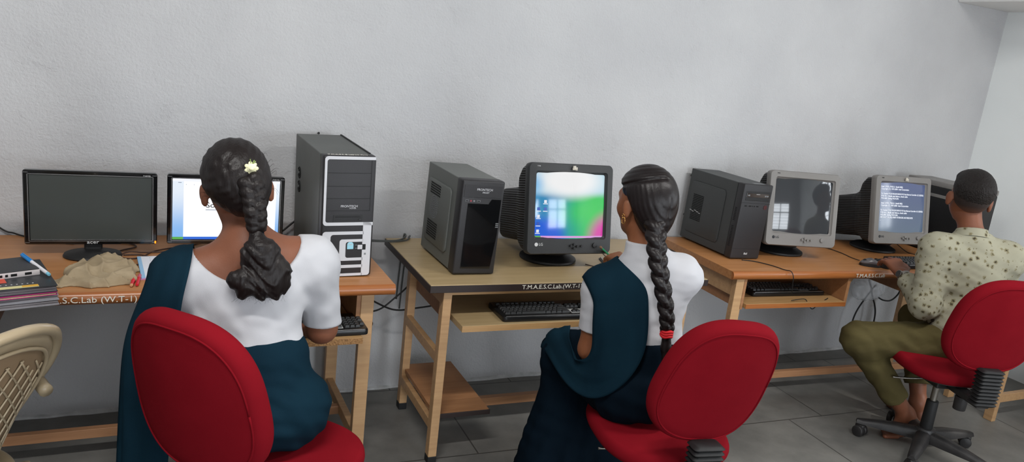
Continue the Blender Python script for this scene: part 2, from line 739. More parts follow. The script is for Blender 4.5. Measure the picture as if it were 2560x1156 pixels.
def window(name, axis, at, w):
    a0, a1, z0, z1 = w
    mb = MB()

    def bar(p0, p1, q0, q1, t=0.02):
        if axis == 0:
            mb.box((p0, at - t, q0), (p1, at + t, q1))
        else:
            mb.box((at - t, p0, q0), (at + t, p1, q1))
    for p in (a0, (a0 + a1) / 2 - .02, a1 - .04):
        bar(p, p + .04, z0, z1)
    for q in (z0, z0 + (z1 - z0) * .62, z1 - .04):
        bar(a0, a1, q, q + .04)
    n = 9
    for i in range(1, n):
        q = z0 + (z1 - z0) * i / n
        bar(a0, a1, q - .005, q + .005, .006)
    obj(name, mb.bm, MAT['win_frame'], kind=S)


window('window_1', 1, XR + .1, WIN_R)
window('window_2', 0, YF - .1, WIN_F)
window('window_3', 0, YF - .1, WIN_F2)
# loft slab in the upper right corner and the ragged cement fillet at the wall foot
obj('trim_1', MB().box((4.33, -0.75, 2.19), (XR, 0.0, 2.30), .006).bm, mat('slab_paint', (226, 226, 224), 0.7, bump=(30, .3, 4)), kind=S)
rg = random.Random(4)
fil = MB()
xs = [XL + i * 0.07 for i in range(int((XR - XL) / 0.07) + 1)]
ring = []
for x in xs:
    a = 0.010 + rg.random() * 0.009
    b = 0.008 + rg.random() * 0.014
    ring.append([(x, 0.0, -0.002), (x, -a, -0.002), (x, -a * .7, b * .6), (x, 0.0, b)])
fil.rings(ring)
obj('baseboard_back', fil.bm, mat('flaking_limewash', (170, 172, 172), 0.9, var=(14, (205, 206, 206), .3), bump=(60, .6, 5)), kind=S)

# ------------------------------------------------------------------ light
w = bpy.data.worlds.new('world')
sc.world = w
w.use_nodes = True
w.node_tree.nodes['Background'].inputs['Color'].default_value = (0.88, 0.94, 1.0, 1)
w.node_tree.nodes['Background'].inputs['Strength'].default_value = 11.0


def area(name, loc, target, size, power, rgb=(1, 1, 1)):
    l = bpy.data.lights.new(name, 'AREA')
    l.shape = 'RECTANGLE'
    l.size, l.size_y = size
    l.energy = power
    l.color = rgb
    o = bpy.data.objects.new(name, l)
    COL.objects.link(o)
    o.location = loc
    d = Vector(target) - Vector(loc)
    o.rotation_euler = d.to_track_quat('-Z', 'Y').to_euler()
    return o


area('tube_light', (2.9, -2.45, 2.95), (2.9, -2.2, 0), (1.2, 0.10), 43, (1.0, 0.985, 0.96))
area('tube_light', (-0.1, -2.35, 2.95), (-0.1, -2.1, 0), (1.2, 0.10), 50, (1.0, 0.985, 0.96))


def portal(loc, target, size):
    o = area('window_opening', loc, target, size, 1)
    o.data.cycles.is_portal = True


for w_ in (WIN_F, WIN_F2, DOOR_F):
    c_ = ((w_[0] + w_[1]) / 2, YF - .19, (w_[2] + w_[3]) / 2)
    portal(c_, (c_[0], 0, c_[2]), (w_[1] - w_[0], w_[3] - w_[2]))
c_ = (XR + .19, (WIN_R[0] + WIN_R[1]) / 2, (WIN_R[2] + WIN_R[3]) / 2)
portal(c_, (0, c_[1], c_[2]), (WIN_R[1] - WIN_R[0], WIN_R[3] - WIN_R[2]))


sun = bpy.data.lights.new('low_sun', 'SUN')
sun.energy = 3.0
sun.angle = math.radians(3)
sun.color = (1.0, 0.97, 0.90)
so = bpy.data.objects.new('low_sun', sun)
COL.objects.link(so)
so.location = (7, -5, 4.5)
so.rotation_euler = Vector((-1.2, 1.4, -1.6)).to_track_quat('-Z', 'Y').to_euler()
# ================================================================== wood
def wood(name, a, b, rough=0.35, spec=0.5, scale=6.0):
    m = bpy.data.materials.new(name)
    m.use_nodes = True
    nt = m.node_tree
    p = nt.nodes['Principled BSDF']
    p.inputs['Roughness'].default_value = rough
    p.inputs['Specular IOR Level'].default_value = spec
    tc = nt.nodes.new('ShaderNodeTexCoord')
    mp = nt.nodes.new('ShaderNodeMapping')
    mp.inputs['Scale'].default_value = (0.6, 9, 9)
    nt.links.new(tc.outputs['Object'], mp.inputs['Vector'])
    n = nt.nodes.new('ShaderNodeTexNoise')
    n.inputs['Scale'].default_value = scale
    n.inputs['Detail'].default_value = 7
    n.inputs['Roughness'].default_value = 0.6
    n.inputs['Distortion'].default_value = 0.4
    nt.links.new(mp.outputs[0], n.inputs['Vector'])
    r = nt.nodes.new('ShaderNodeValToRGB')
    r.color_ramp.elements[0].position = 0.36
    r.color_ramp.elements[1].position = 0.64
    r.color_ramp.elements[0].color = lin(a)
    r.color_ramp.elements[1].color = lin(b)
    nt.links.new(n.outputs['Fac'], r.inputs['Fac'])
    nt.links.new(r.outputs['Color'], p.inputs['Base Color'])
    return m


MAT['orange_top'] = wood('orange_laminate', (164, 111, 66), (178, 125, 80))
MAT['orange_edge'] = wood('orange_beading', (148, 87, 42), (164, 100, 52), 0.3)
MAT['beige_top'] = wood('beige_laminate', (165, 142, 104), (177, 154, 116))
MAT['leg_wood'] = wood('leg_timber', (176, 138, 98), (190, 152, 110), 0.45)
MAT['pink_wood'] = wood('brown_timber', (156, 112, 78), (172, 126, 90), 0.5)
MAT['tray_wood'] = wood('tray_board', (172, 134, 88), (184, 146, 100), 0.4)
MAT['chip'] = mat('raw_chipboard', (176, 134, 88), 0.9, var=(160, (120, 84, 50), .2), bump=(180, .6, 3))
MAT['dark_edge'] = mat('dark_edging', (44, 34, 32), 0.4)
MAT['panel_brown'] = wood('inner_panel', (150, 104, 68), (162, 116, 78), 0.5)
MAT['paint_white'] = mat('white_paint_writing', (225, 222, 210), 0.7)
MAT['rubber'] = mat('black_rubber', (22, 22, 23), 0.6)


def tray_unit(root, x0, x1, yf, z, board_m, edge_m, yb=-0.12, pull=None, panel_front=-0.60, front_h=0.022):
    """sliding keyboard board with hanging side panels, in desk space (front is -y)"""
    for k, x in enumerate((x0 - 0.018, x1)):
        obj('tray_side_panel', MB().box((x, panel_front, z - 0.03), (x + 0.018, yb, 0.712), 0.001).bm, MAT['panel_brown'], root)
    obj('tray_back_panel', MB().box((x0, yb - 0.02, z + 0.02), (x1, yb, 0.712), 0.001).bm, MAT['panel_brown'], root)
    b = obj('keyboard_tray', MB().box((x0 + .004, yf, z - front_h), (x1 - .004, yb - 0.03, z), 0.0015).bm, board_m, root)
    obj('tray_edge', MB().box((x0 + .004, yf - 0.002, z - front_h), (x1 - .004, yf + .0005, z - .001), 0).bm, edge_m, b)
    return b


def bullnose_top(W, D, z0, z1):
    """desk top with a rounded front edge, profile in yz extruded along x"""
    r = (z1 - z0) / 2
    prof = [(0, z0), (0, z1)]
    for i in range(9):
        a = PI / 2 + PI * i / 8
        prof.append((-D + r + r * math.cos(a) * 0.8, z0 + r + r * math.sin(a)))
    mb = MB()
    M = Matrix(((0, 0, 1, 0), (1, 0, 0, 0), (0, 1, 0, 0), (0, 0, 0, 1)))
    mb.prism(prof, 0, W, M)
    return mb.bm


def orange_desk(label, loc, rz, W, D, legs_x, trays, front_leg_y, back_leg_y, group=None):
    root = thing('computer_desk', label, 'desk', loc, (0, 0, rz), group)
    top = obj('desk_top', bullnose_top(W, D, 0.712, 0.75), MAT['orange_top'], root, smooth=40)
    r = 0.019
    prof = [(-D + 0.0005 + r + (r + .0012) * 0.8 * math.cos(PI / 2 + PI * i / 10), 0.731 + (r + .0008) * math.sin(PI / 2 + PI * i / 10)) for i in range(11)]
    M = Matrix(((0, 0, 1, 0), (1, 0, 0, 0), (0, 1, 0, 0), (0, 0, 0, 1)))
    obj('front_beading', MB().prism(prof, -0.001, W + 0.001, M).bm, MAT['orange_edge'], top, smooth=40)
    for i, x in enumerate(legs_x):
        lw = 0.048
        obj('leg', MB().box((x, front_leg_y, 0), (x + lw, front_leg_y + .032, 0.712), .002).bm, MAT['leg_wood'], root)
        obj('leg', MB().box((x, back_leg_y - .032, 0), (x + lw, back_leg_y, 0.712), .002).bm, MAT['leg_wood'], root)
        obj('side_rail', MB().box((x + .008, front_leg_y + .032, 0.08), (x + .036, back_leg_y - .032, 0.125), .002).bm, MAT['leg_wood'], root)
        obj('side_rail', MB().box((x + .008, front_leg_y + .032, 0.62), (x + .036, back_leg_y - .032, 0.712), .002).bm, MAT['leg_wood'], root)
    ym = front_leg_y + (back_leg_y - front_leg_y) * 0.5
    obj('stretcher', MB().box((legs_x[0] + .036, ym - .014, 0.082), (legs_x[-1] + .008, ym + .014, 0.118), .002).bm, MAT['pink_wood'], root)
    for t in trays:
        tray_unit(root, *t)
    return root


# left desk: world x -1.02..0.797, front edge y -0.705
d1 = orange_desk('long orange-brown desk at the left, under the two flat screens', (-1.02, -0.02, 0), 0, 1.817, 0.686,
                 (0.05, 1.716), [(1.12, 1.70, -0.735, 0.578, MAT['tray_wood'], MAT['chip'], -0.14),
                                 (0.05, 0.555, -0.60, 0.585, MAT['tray_wood'], MAT['chip'], -0.14)], -0.604, -0.06)
text('painted_lettering', '.S.C.Lab (W.T-1)', 0.0275, MAT['paint_white'], d1, Matrix.Translation((0.775, -0.6865, 0.731)) @ FRONT, font_w=1.12, bold=0)
text('painted_lettering', 'T.M.A.E', 0.0275, MAT['paint_white'], d1, Matrix.Translation((0.655, -0.6865, 0.731)) @ FRONT, font_w=1.05, bold=0)

# right desk
d3 = orange_desk('long orange desk at the right, under the two silver CRT monitors', (2.435, -0.03, 0), math.radians(-3), 1.93, 0.625,
                 (0.04, 1.66), [(0.10, 0.72, -0.615, 0.592, MAT['tray_wood'], MAT['orange_edge'], -0.12)], -0.60, -0.14)
obj('side_rail', MB().box((1.125, -0.60, 0.628), (1.143, -0.06, 0.712), .001).bm, MAT['panel_brown'], d3)
text('painted_lettering', 'T.M.A.E.S.C.Lab', 0.027, MAT['paint_white'], d3, Matrix.Translation((0.735, -0.6255, 0.731)) @ FRONT, font_w=1.12, bold=0)
obj('corner_brace', MB().prism([(0.758, 0.60), (0.772, 0.60), (0.85, 0.712), (0.81, 0.712)], 0.50, 0.53, FRONT).bm, MAT['leg_wood'], d3)

# middle desk (beige): world corners (0.933,-0.713) (2.19,-0.735) back y -0.06
d2 = thing('computer_desk', 'beige laminate desk with dark edging and low side shelf, standing in the middle', 'desk', (0.936, -0.058, 0), (0, 0, math.radians(-0.9)))
W2, D2 = 1.257, 0.655
obj('desk_top', MB().box((0, -D2, 0.722), (W2, 0, 0.75), .002).bm, MAT['beige_top'], d2)
obj('edge_band', MB().box((-.002, -D2 - .003, 0.720), (W2 + .002, -D2 + .001, 0.7475), .0015).box((-.003, -D2, 0.720), (.001, 0, 0.7475), .0015).box((W2 - .001, -D2, 0.720), (W2 + .003, 0, 0.7475), .0015).bm, MAT['dark_edge'], d2)
for x in (0.062, W2 - 0.10):
    lg = obj('leg', MB().box((x, -0.632, 0.03), (x + .034, -0.592, 0.722), .002).bm, MAT['leg_wood'], d2)
    obj('foot_cap', MB().box((x - .001, -0.633, 0.0), (x + .035, -0.591, 0.031), .003).bm, MAT['rubber'], lg)
    lg = obj('leg', MB().box((x + .012, -0.17, 0.03), (x + .046, -0.13, 0.722), .002).bm, MAT['leg_wood'], d2)
    obj('foot_cap', MB().box((x + .011, -0.171, 0.0), (x + .047, -0.129, 0.031), .003).bm, MAT['rubber'], lg)
    obj('side_rail', MB().box((x + .010, -0.592, 0.408), (x + .034, -0.17, 0.45), .002).bm, MAT['leg_wood'], d2)
    obj('side_rail', MB().box((x + .010, -0.592, 0.125), (x + .034, -0.17, 0.165), .002).bm, MAT['leg_wood'], d2)
    obj('side_rail', MB().box((x + .006, -0.592, 0.655), (x + .034, -0.13, 0.722), .002).bm, MAT['leg_wood'], d2)
obj('stretcher', MB().box((0.096, -0.375, 0.09), (W2 - .1, -0.345, 0.128), .002).bm, MAT['pink_wood'], d2)
obj('front_rail', MB().box((0.09, -0.628, 0.700), (W2 - .1, -0.606, 0.721), .001).bm, MAT['tray_wood'], d2)
sh = obj('low_shelf', MB().box((0.088, -0.60, 0.178), (0.318, -0.12, 0.196), .001).bm, MAT['panel_brown'], d2)
obj('shelf_edge', MB().box((0.098, -0.603, 0.177), (0.320, -0.599, 0.197), .001).bm, MAT['dark_edge'], sh)
tray_unit(d2, 0.115, 1.09, -0.705, 0.605, MAT['beige_top'], MAT['tray_wood'], -0.2, None, -0.56, .024)
text('painted_lettering', 'T.M.A.E.S.C.Lab.(W.T-1)', 0.0235, MAT['paint_white'], d2, Matrix.Translation((0.368, -D2 - .0032, 0.7345)) @ FRONT, font_w=1.13, bold=0)

# desk along the right wall (only its far legs show past the chair)
d4 = thing('computer_desk', 'desk along the right wall, its two legs showing behind the chair at the far right', 'desk', (4.78, -0.93, 0), (0, 0, math.radians(-90)))
obj('desk_top', bullnose_top(1.3, 0.76, 0.712, 0.75), MAT['orange_top'], d4, smooth=40)
for x in (0.02, 1.2):
    for y in (-0.78 + .02, -0.12):
        obj('leg', MB().box((x, y, 0), (x + .048, y + .032, 0.712), .002).bm, MAT['leg_wood'], d4)
    obj('side_rail', MB().box((x + .01, -0.728, 0.10), (x + .036, -0.12, 0.145), .002).bm, MAT['leg_wood'], d4)
obj('stretcher', MB().box((0.056, -0.42, 0.10), (1.21, -0.39, 0.14), .002).bm, MAT['pink_wood'], d4)

# ================================================================== red swivel chairs
MAT['red'] = mat('red_fabric', (124, 19, 29), 0.9, spec=0.05, var=(9, (116, 16, 26), .2), bump=(700, .08, 2))
MAT['chair_black'] = mat('chair_black_plastic', (34, 33, 34), 0.45, var=(20, (46, 44, 44), .3), bump=(60, .1, 3))
MAT['steel'] = mat('dull_steel', (150, 145, 138), 0.35, 1.0)


def cushion(outline, t, dome, n_in=7):
    """upholstered pad: outline in xy, thickness t about z=0, rounded rim, slight dome on both faces"""
    mb = MB()
    rings = []
    for i in range(n_in + 1):                       # underside centre -> rim
        s = 0.02 + 0.90 * i / n_in
        rings.append((s, -t / 2 - dome * (1 - s * s)))
    for i in range(1, 8):
        a = -PI / 2 + PI * i / 8
        rings.append((0.92 + 0.08 * math.cos(a), t / 2 * math.sin(a)))
    for i in range(n_in + 1):
        s = 0.02 + 0.90 * (n_in - i) / n_in
        rings.append((s, t / 2 + dome * (1 - s * s)))
    R = [[(x * s, y * s, z) for x, y in outline] for s, z in rings]
    mb.rings(R)
    return mb


def egg(w_bot, w_top, h, n=104, p=2.7):
    pts = []
    for k in range(n):
        a = 2 * PI * k / n
        c, s_ = math.cos(a), math.sin(a)
        x = abs(c) ** (2 / p) * (1 if c >= 0 else -1)
        y = abs(s_) ** (2 / p) * (1 if s_ >= 0 else -1)
        w = w_bot + (w_top - w_bot) * (y + 1) / 2
        pts.append((x * w / 2, y * h / 2))
    return pts


def swivel_chair(label, loc, heading, base_rot=0.0, hb=0.0, seat_z=0.455, seat_tilt=2.5, bw=.42, lean=12, roll=0):
    root = thing('swivel_chair', label, 'chair', loc, (0, 0, math.radians(-heading)))
    seat = cushion(egg(0.46, 0.45, 0.46), 0.055, 0.008)
    seat._fin(set(), Matrix.Translation((0, 0.03, seat_z - .035)) @ Matrix.Rotation(math.radians(seat_tilt), 4, 'X'))
    obj('seat', seat.bm, MAT['red'], root, smooth=True)
    obj('seat_pan', MB().prism(egg(0.37, 0.36, 0.37), seat_z - .085, seat_z - .06).bm, MAT['chair_black'], root, smooth=40)
    bk = cushion(egg(bw, bw * .84, 0.44), 0.055, 0.010)
    Mb = Matrix.Translation((0, -0.265, 0.705 + hb)) @ Matrix.Rotation(math.radians(90 + lean), 4, 'X') @ Matrix.Rotation(math.radians(roll), 4, 'Z')
    for v in bk.bm.verts:
        v.co.z -= 0.9 * v.co.x ** 2 - .02
    bk._fin(set(), Mb)
    b = obj('backrest', bk.bm, MAT['red'], root, smooth=True)
    seam = [(x * .905, y * .905) for x, y in egg(bw, bw * .84, 0.44)]
    mb = MB()
    pts = [Mb @ Vector((x, y, -0.9 * x * x + .02 + 0.0275 + 0.0022)) for x, y in seam]
    mb.tube(pts + [pts[0]], 0.0028, 6, smooth=0)
    obj('piping', mb.bm, MAT['red'], b, smooth=True)
    # ribbed rubber bellows over the back support, and the bar under the seat
    mb = MB()
    rr = []
    for i in range(21):
        z = 0.375 + i * 0.0082
        q = 0.043 + (0.010 if i % 2 else 0.0)
        y = -0.286 - 0.004 * math.sin(i / 20 * PI)
        rr.append([(x, y + yy, z) for x, yy in rrect(q * 2, q * 1.15, .012, 3)])
    mb.rings(rr)
    obj('bellows', mb.bm, MAT['rubber'], root, smooth=50)
    mb = MB()
    mb.box((-0.03, -0.30, 0.362), (0.03, -0.03, 0.392), .006)
    mb.box((-0.075, -0.10, 0.355), (0.075, 0.09, 0.388), .006)
    obj('support_bar', mb.bm, MAT['chair_black'], root)
    obj('tension_knob', MB().cyl((0, -0.17, 0.295), (0, -0.17, 0.358), 0.026, 0.028, 20, bevel=.004).bm, MAT['chair_black'], root, smooth=40)
    lv = MB().tube([(0.03, 0.02, 0.362), (-0.10, 0.04, 0.34), (-0.19, 0.05, 0.335)], 0.005, 8)
    obj('height_lever', lv.bm, MAT['steel'], root, smooth=True)
    obj('gas_post', MB().cyl((0, 0, 0.24), (0, 0, 0.372), 0.0145, n=20).bm, MAT['steel'], root, smooth=40)
    obj('post_sleeve', MB().cyl((0, 0, 0.07), (0, 0, 0.255), 0.029, 0.026, 24, bevel=.003).bm, MAT['rubber'], root, smooth=40)
    # five star foot
    mb = MB()
    mb.cyl((0, 0, 0.052), (0, 0, 0.118), 0.055, 0.042, 24, bevel=.004)
    arms = []
    for k in range(5):
        a = math.radians(base_rot + heading + 72 * k)
        c, s_ = math.cos(a), math.sin(a)
        R = []
        for t, wd, z0, z1 in ((0.03, .034, .058, .108), (0.12, .031, .060, .104), (0.20, .026, .062, .094), (0.27, .021, .062, .083), (0.295, .017, .062, .078)):
            ring = [(-wd, z0), (wd, z0), (wd * .93, z1 - .012), (wd * .5, z1), (-wd * .5, z1), (-wd * .93, z1 - .012)]
            R.append([(t * c - y * s_, t * s_ + y * c, z) for y, z in ring])
        mb.rings(R)
        arms.append((0.282 * c, 0.282 * s_, a))
    base = obj('star_base', mb.bm, MAT['chair_black'], root, smooth=50)
    for x, y, a in arms:
        M = Matrix.Translation((x, y, 0)) @ Matrix.Rotation(a + 0.9, 4, 'Z')
        mb = MB()
        for sx in (-0.016, 0.016):
            before = set(mb.bm.verts)
            mb.cyl((sx - .011, 0.012, 0.027), (sx + .011, 0.012, 0.027), 0.027, n=22, bevel=.004)
        mb.cyl((0, 0, 0.03), (0, 0, 0.066), 0.009, n=10)
        mb.box((-.012, -.012, .036), (.012, .03, .058), .005)
        mb._fin(set(), M)
        obj('caster', mb.bm, MAT['chair_black'], root, smooth=50)
    return root


swivel_chair('red swivel chair of the girl with a flower in her hair, on the left', (0.300, -1.248, 0), 48, 20, 0.045)
swivel_chair('red fabric swivel chair of the girl with the long plait, in the middle', (1.560, -1.337, 0), 10, 10, 0.036, bw=.40, lean=16, roll=-5)
swivel_chair('red swivel chair of the young man at the right, black star base showing', (3.306, -1.117, 0), 20, -8, 0.025, .49, 6, .45)

# ================================================================== beige plastic chair at the left edge
MAT['beige_plastic'] = mat('beige_plastic', (176, 160, 132), 0.28, spec=0.5, var=(6, (160, 143, 116), .2), coat=0.2)
MAT['brown_plastic'] = mat('worn_lattice_plastic', (140, 118, 92), 0.5)
pc = thing('plastic_chair', 'beige moulded plastic chair with a lattice back, cut off by the left edge', 'chair', (-0.535, -1.13, 0), (0, 0, math.radians(50)))
# back shell: local x across, y forward; rear face has a rolled rim
rows = []
for i in range(13):
    v = i / 12
    z = 0.42 + 0.45 * v
    hw = 0.185 + 0.035 * math.sin(v * PI * .7)
    if v > 0.6:
        hw *= math.sqrt(max(0.02, 1 - ((v - 0.6) / 0.41) ** 2.6))
    y0 = -0.20 - 0.13 * v
    rows.append((z, hw, y0))
outer = [(hw, z, y) for z, hw, y in rows] + [(-hw, z, y) for z, hw, y in rows[::-1]]


def ysh(x, z):
    v = (z - .42) / .45
    return -0.20 - 0.13 * v + (.05 + .26 * max(0, 1 - (z - .42) / .40) ** 2.4) * (x / .2) ** 2


def shell(scale, dz, dy=0.0):
    out_ = []
    for x, z, y in outer:
        xx, zz = x * scale, 0.64 + (z - 0.64) * scale + dz
        out_.append((xx, ysh(xx, zz) + dy, zz))
    return out_


mb = MB()
mb.rings([shell(1.0, 0), shell(.9, 0), shell(.80, 0)], cap=False)
back = obj('back_shell', mb.bm, MAT['beige_plastic'], pc, smooth=True)
mod = back.modifiers.new('thickness', 'SOLIDIFY')
mod.thickness = 0.008
obj('back_rim', MB().tube([Vector(p) for p in shell(1.0, 0)], 0.014, 12, smooth=3).bm, MAT['beige_plastic'], back, smooth=True)
obj('back_panel', MB().rings([shell(s_, 0, .006) for s_ in (.82, .6, .4, .2, .03)], cap=False).bm, MAT['brown_plastic'], back, smooth=True)
obj('panel_rim', MB().tube([Vector(p) for p in shell(.80, 0, -.002)], 0.005, 8, smooth=3).bm, MAT['beige_plastic'], back, smooth=True)
mb = MB()
for k in range(-7, 8):
    for sg in (1, -1):
        P = []
        for i in range(13):
            z = 0.50 + 0.285 * i / 12
            x = sg * (k * 0.042 + (z - 0.64) * 0.75)
            hw = .80 * np.interp(z, [r_[0] for r_ in rows], [r_[1] for r_ in rows]) * (1 if z < .72 else max(.1, 1 - ((z - .72) / .09) ** 2))
            if abs(x) < hw:
                P.append((x, ysh(x, z) + .003, z))
        if len(P) > 2:
            mb.tube(P, 0.0026, 6, smooth=0)
obj('lattice', mb.bm, MAT['beige_plastic'], back, smooth=True)
seat = cushion(egg(0.40, 0.44, 0.42), 0.018, -0.006)
seat._fin(set(), Matrix.Translation((0, 0, 0.42)))
obj('seat', seat.bm, MAT['beige_plastic'], pc, smooth=True)
for sx in (-1, 1):
    obj('leg', MB().tube([(sx * .17, -.16, .42), (sx * .20, -.22, .2), (sx * .225, -.27, 0.0)], lambda t: .024 - .007 * t, 10).bm, MAT['beige_plastic'], pc, smooth=True)
    obj('leg', MB().tube([(sx * .18, .17, .42), (sx * .20, .20, .2), (sx * .215, .22, 0.0)], lambda t: .024 - .007 * t, 10).bm, MAT['beige_plastic'], pc, smooth=True)
    obj('armrest', MB().tube([(sx * .19, -.23, .64), (sx * .235, -.10, .66), (sx * .24, .10, .65), (sx * .225, .17, .60), (sx * .20, .18, .42)], .017, 10).bm, MAT['beige_plastic'], pc, smooth=True)
# ================================================================== monitors, towers, keyboards
MAT['gloss_black'] = mat('glossy_black', (14, 14, 15), 0.12, spec=0.6, coat=0.5)
MAT['matt_black'] = mat('matt_black_plastic', (30, 30, 31), 0.5, bump=(300, .08, 2))
MAT['crt_black'] = mat('charcoal_plastic', (48, 49, 50), 0.5, bump=(500, .1, 2))
MAT['crt_silver'] = mat('silver_grey_plastic', (126, 123, 120), 0.45, spec=0.4)
MAT['trim_and_glint'] = mat('bright_trim_and_glint', (150, 150, 150), 0.25, 0.7)  # keyboard lip, and the modelled reflections on the flat monitors
MAT['lcd_off'] = mat('unlit_screen', (66, 70, 68), 0.2, spec=0.6)
MAT['crt_off'] = mat('unlit_picture_tube', (58, 60, 63), 0.07, spec=0.5, coat=0.6)
MAT['white_print'] = mat('pale_print', (205, 205, 205), 0.5)
MAT['sticker'] = mat('paper_sticker', (205, 200, 188), 0.8, var=(90, (150, 140, 125), .3))
MAT['led_orange'] = emission('standby_light', (255, 110, 10), 4.0)
MAT['cable'] = mat('black_cable', (22, 21, 21), 0.5)
MAT['cable_brown'] = mat('brown_cable', (66, 44, 34), 0.5)
MAT['cable_grey'] = mat('grey_cable', (74, 76, 74), 0.5)


def ribbed():
    m = mat('ribbed_black_plastic', (34, 34, 35), 0.5)
    nt = m.node_tree
    tc = nt.nodes.new('ShaderNodeTexCoord')
    w_ = nt.nodes.new('ShaderNodeTexWave')
    w_.wave_type = 'BANDS'
    w_.bands_direction = 'Z'
    w_.inputs['Scale'].default_value = 32
    w_.inputs['Distortion'].default_value = 0
    nt.links.new(tc.outputs['Object'], w_.inputs['Vector'])
    bp = nt.nodes.new('ShaderNodeBump')
    bp.inputs['Strength'].default_value = 0.9
    bp.inputs['Distance'].default_value = 0.012
    nt.links.new(w_.outputs['Fac'], bp.inputs['Height'])
    nt.links.new(bp.outputs['Normal'], nt.nodes['Principled BSDF'].inputs['Normal'])
    return m


MAT['ribbed'] = ribbed()


def uv_nodes(nt):
    u = nt.nodes.new('ShaderNodeUVMap')
    s = nt.nodes.new('ShaderNodeSeparateXYZ')
    nt.links.new(u.outputs[0], s.inputs[0])
    return u, s


def maprange(nt, src, a, b, c=0.0, d=1.0, smooth=True):
    n = nt.nodes.new('ShaderNodeMapRange')
    n.interpolation_type = 'SMOOTHSTEP' if smooth else 'LINEAR'
    n.inputs['From Min'].default_value = a
    n.inputs['From Max'].default_value = b
    n.inputs['To Min'].default_value = c
    n.inputs['To Max'].default_value = d
    nt.links.new(src, n.inputs['Value'])
    return n.outputs['Result']


def mixc(nt, fac, a, b):
    n = nt.nodes.new('ShaderNodeMixRGB')
    nt.links.new(fac, n.inputs['Fac'])
    for k, v in (('Color1', a), ('Color2', b)):
        if isinstance(v, tuple):
            n.inputs[k].default_value = lin(v)
        else:
            nt.links.new(v, n.inputs[k])
    return n.outputs['Color']


def dist_to(nt, uvn, x, y, sx=1.0, sy=1.0):
    mp = nt.nodes.new('ShaderNodeMapping')
    mp.inputs['Location'].default_value = (-x * sx, -y * sy, 0)
    mp.inputs['Scale'].default_value = (sx, sy, 1)
    nt.links.new(uvn.outputs[0], mp.inputs['Vector'])
    l = nt.nodes.new('ShaderNodeVectorMath')
    l.operation = 'LENGTH'
    nt.links.new(mp.outputs[0], l.inputs[0])
    return l.outputs['Value']


def screen_base(name, rough=0.08):
    m = mat(name, (16, 17, 20), rough, spec=0.9)
    nt = m.node_tree
    u, s = uv_nodes(nt)
    return m, nt, u, s, nt.nodes['Principled BSDF']


def desktop_picture():
    m, nt, u, s, b = screen_base('lit_desktop_picture')
    c = mixc(nt, maprange(nt, s.outputs['X'], 0.2, 0.85), (40, 140, 190), (50, 205, 90))
    c = mixc(nt, maprange(nt, dist_to(nt, u, 0.66, 0.42, 1.0, 1.1), 0.0, 0.40, 0.75, 0.0), c, (70, 215, 95))
    c = mixc(nt, maprange(nt, dist_to(nt, u, 0.10, 0.02, 1.0, 1.1), 0.20, 0.42, 1.0, 0.0), c, (35, 100, 225))
    c = mixc(nt, maprange(nt, dist_to(nt, u, 1.08, 0.02, 1.0, 0.85), 0.16, 0.42, 1.0, 0.0), c, (225, 70, 175))
    c = mixc(nt, maprange(nt, s.outputs['Y'], 0.60, 0.74), c, (190, 225, 240))
    c = mixc(nt, maprange(nt, dist_to(nt, u, 0.48, 0.88, 1.0, 1.7), 0.22, 0.62, 1.0, 0.0), c, (255, 255, 255))
    c = mixc(nt, maprange(nt, dist_to(nt, u, 0.0, 0.80, 1.4, 1.0), 0.0, 0.25, 0.8, 0.0), c, (110, 190, 245))
    nt.links.new(c, b.inputs['Emission Color'])
    b.inputs['Emission Strength'].default_value = 0.85
    return m


def vertical_glow(name, top, bot, s_):
    m, nt, u, s, b = screen_base(name, 0.15)
    c = mixc(nt, maprange(nt, s.outputs['Y'], 0.0, 1.0, smooth=False), bot, top)
    nt.links.new(c, b.inputs['Emission Color'])
    b.inputs['Emission Strength'].default_value = s_
    return m


def side_band():
    m, nt, u, s, b = screen_base('lit_page_surround', 0.25)
    c = mixc(nt, maprange(nt, s.outputs['Y'], 0.05, 0.85), (130, 185, 245), (235, 244, 255))
    nt.links.new(c, b.inputs['Emission Color'])
    b.inputs['Emission Strength'].default_value = 0.95
    return m


MAT['desktop'] = desktop_picture()
MAT['boot'] = vertical_glow('lit_boot_screen', (98, 112, 160), (104, 126, 150), 0.62)
MAT['page_side'] = side_band()
MAT['page'] = emission('lit_white_page', (252, 253, 255), 1.05)
MAT['bar_blue'] = emission('lit_blue_bar', (50, 110, 225), 0.9)
MAT['bar_green'] = emission('lit_green_button', (95, 180, 80), 0.9)
MAT['bar_pink'] = emission('lit_pink_bar', (225, 160, 225), 0.9)
MAT['glow_text'] = emission('lit_white_text', (240, 245, 255), 1.0)
MAT['ink_text'] = mat('dark_screen_text', (30, 32, 36), 0.5)
MAT['grey_text'] = emission('grey_screen_text', (150, 160, 180), 0.8)
MAT['icon_a'] = emission('icon_blue', (40, 90, 200), 0.7)
MAT['icon_b'] = emission('icon_white', (230, 235, 245), 0.9)


def uv_grid(nx, ny, fn):
    bm = bmesh.new()
    uv = bm.loops.layers.uv.new('UVMap')
    V = [[bm.verts.new(fn(i / nx, j / ny)) for i in range(nx + 1)] for j in range(ny + 1)]
    for j in range(ny):
        for i in range(nx):
            f = bm.faces.new((V[j][i], V[j][i + 1], V[j + 1][i + 1], V[j + 1][i]))
            for l, (a, b) in zip(f.loops, ((i, j), (i + 1, j), (i + 1, j + 1), (i, j + 1))):
                l[uv].uv = (a / nx, b / ny)
    return bm


# ---------------------------------------------------------------- CRT
def bez(p, w=0.4, h=0.37):
    x, z = p
    return z - (0.012 * (1 - (x / (w / 2)) ** 2) if z < 0 else -0.004 * (1 - (x / (w / 2)) ** 2)) * min(1, abs(z) / (h / 2) * 1.0)


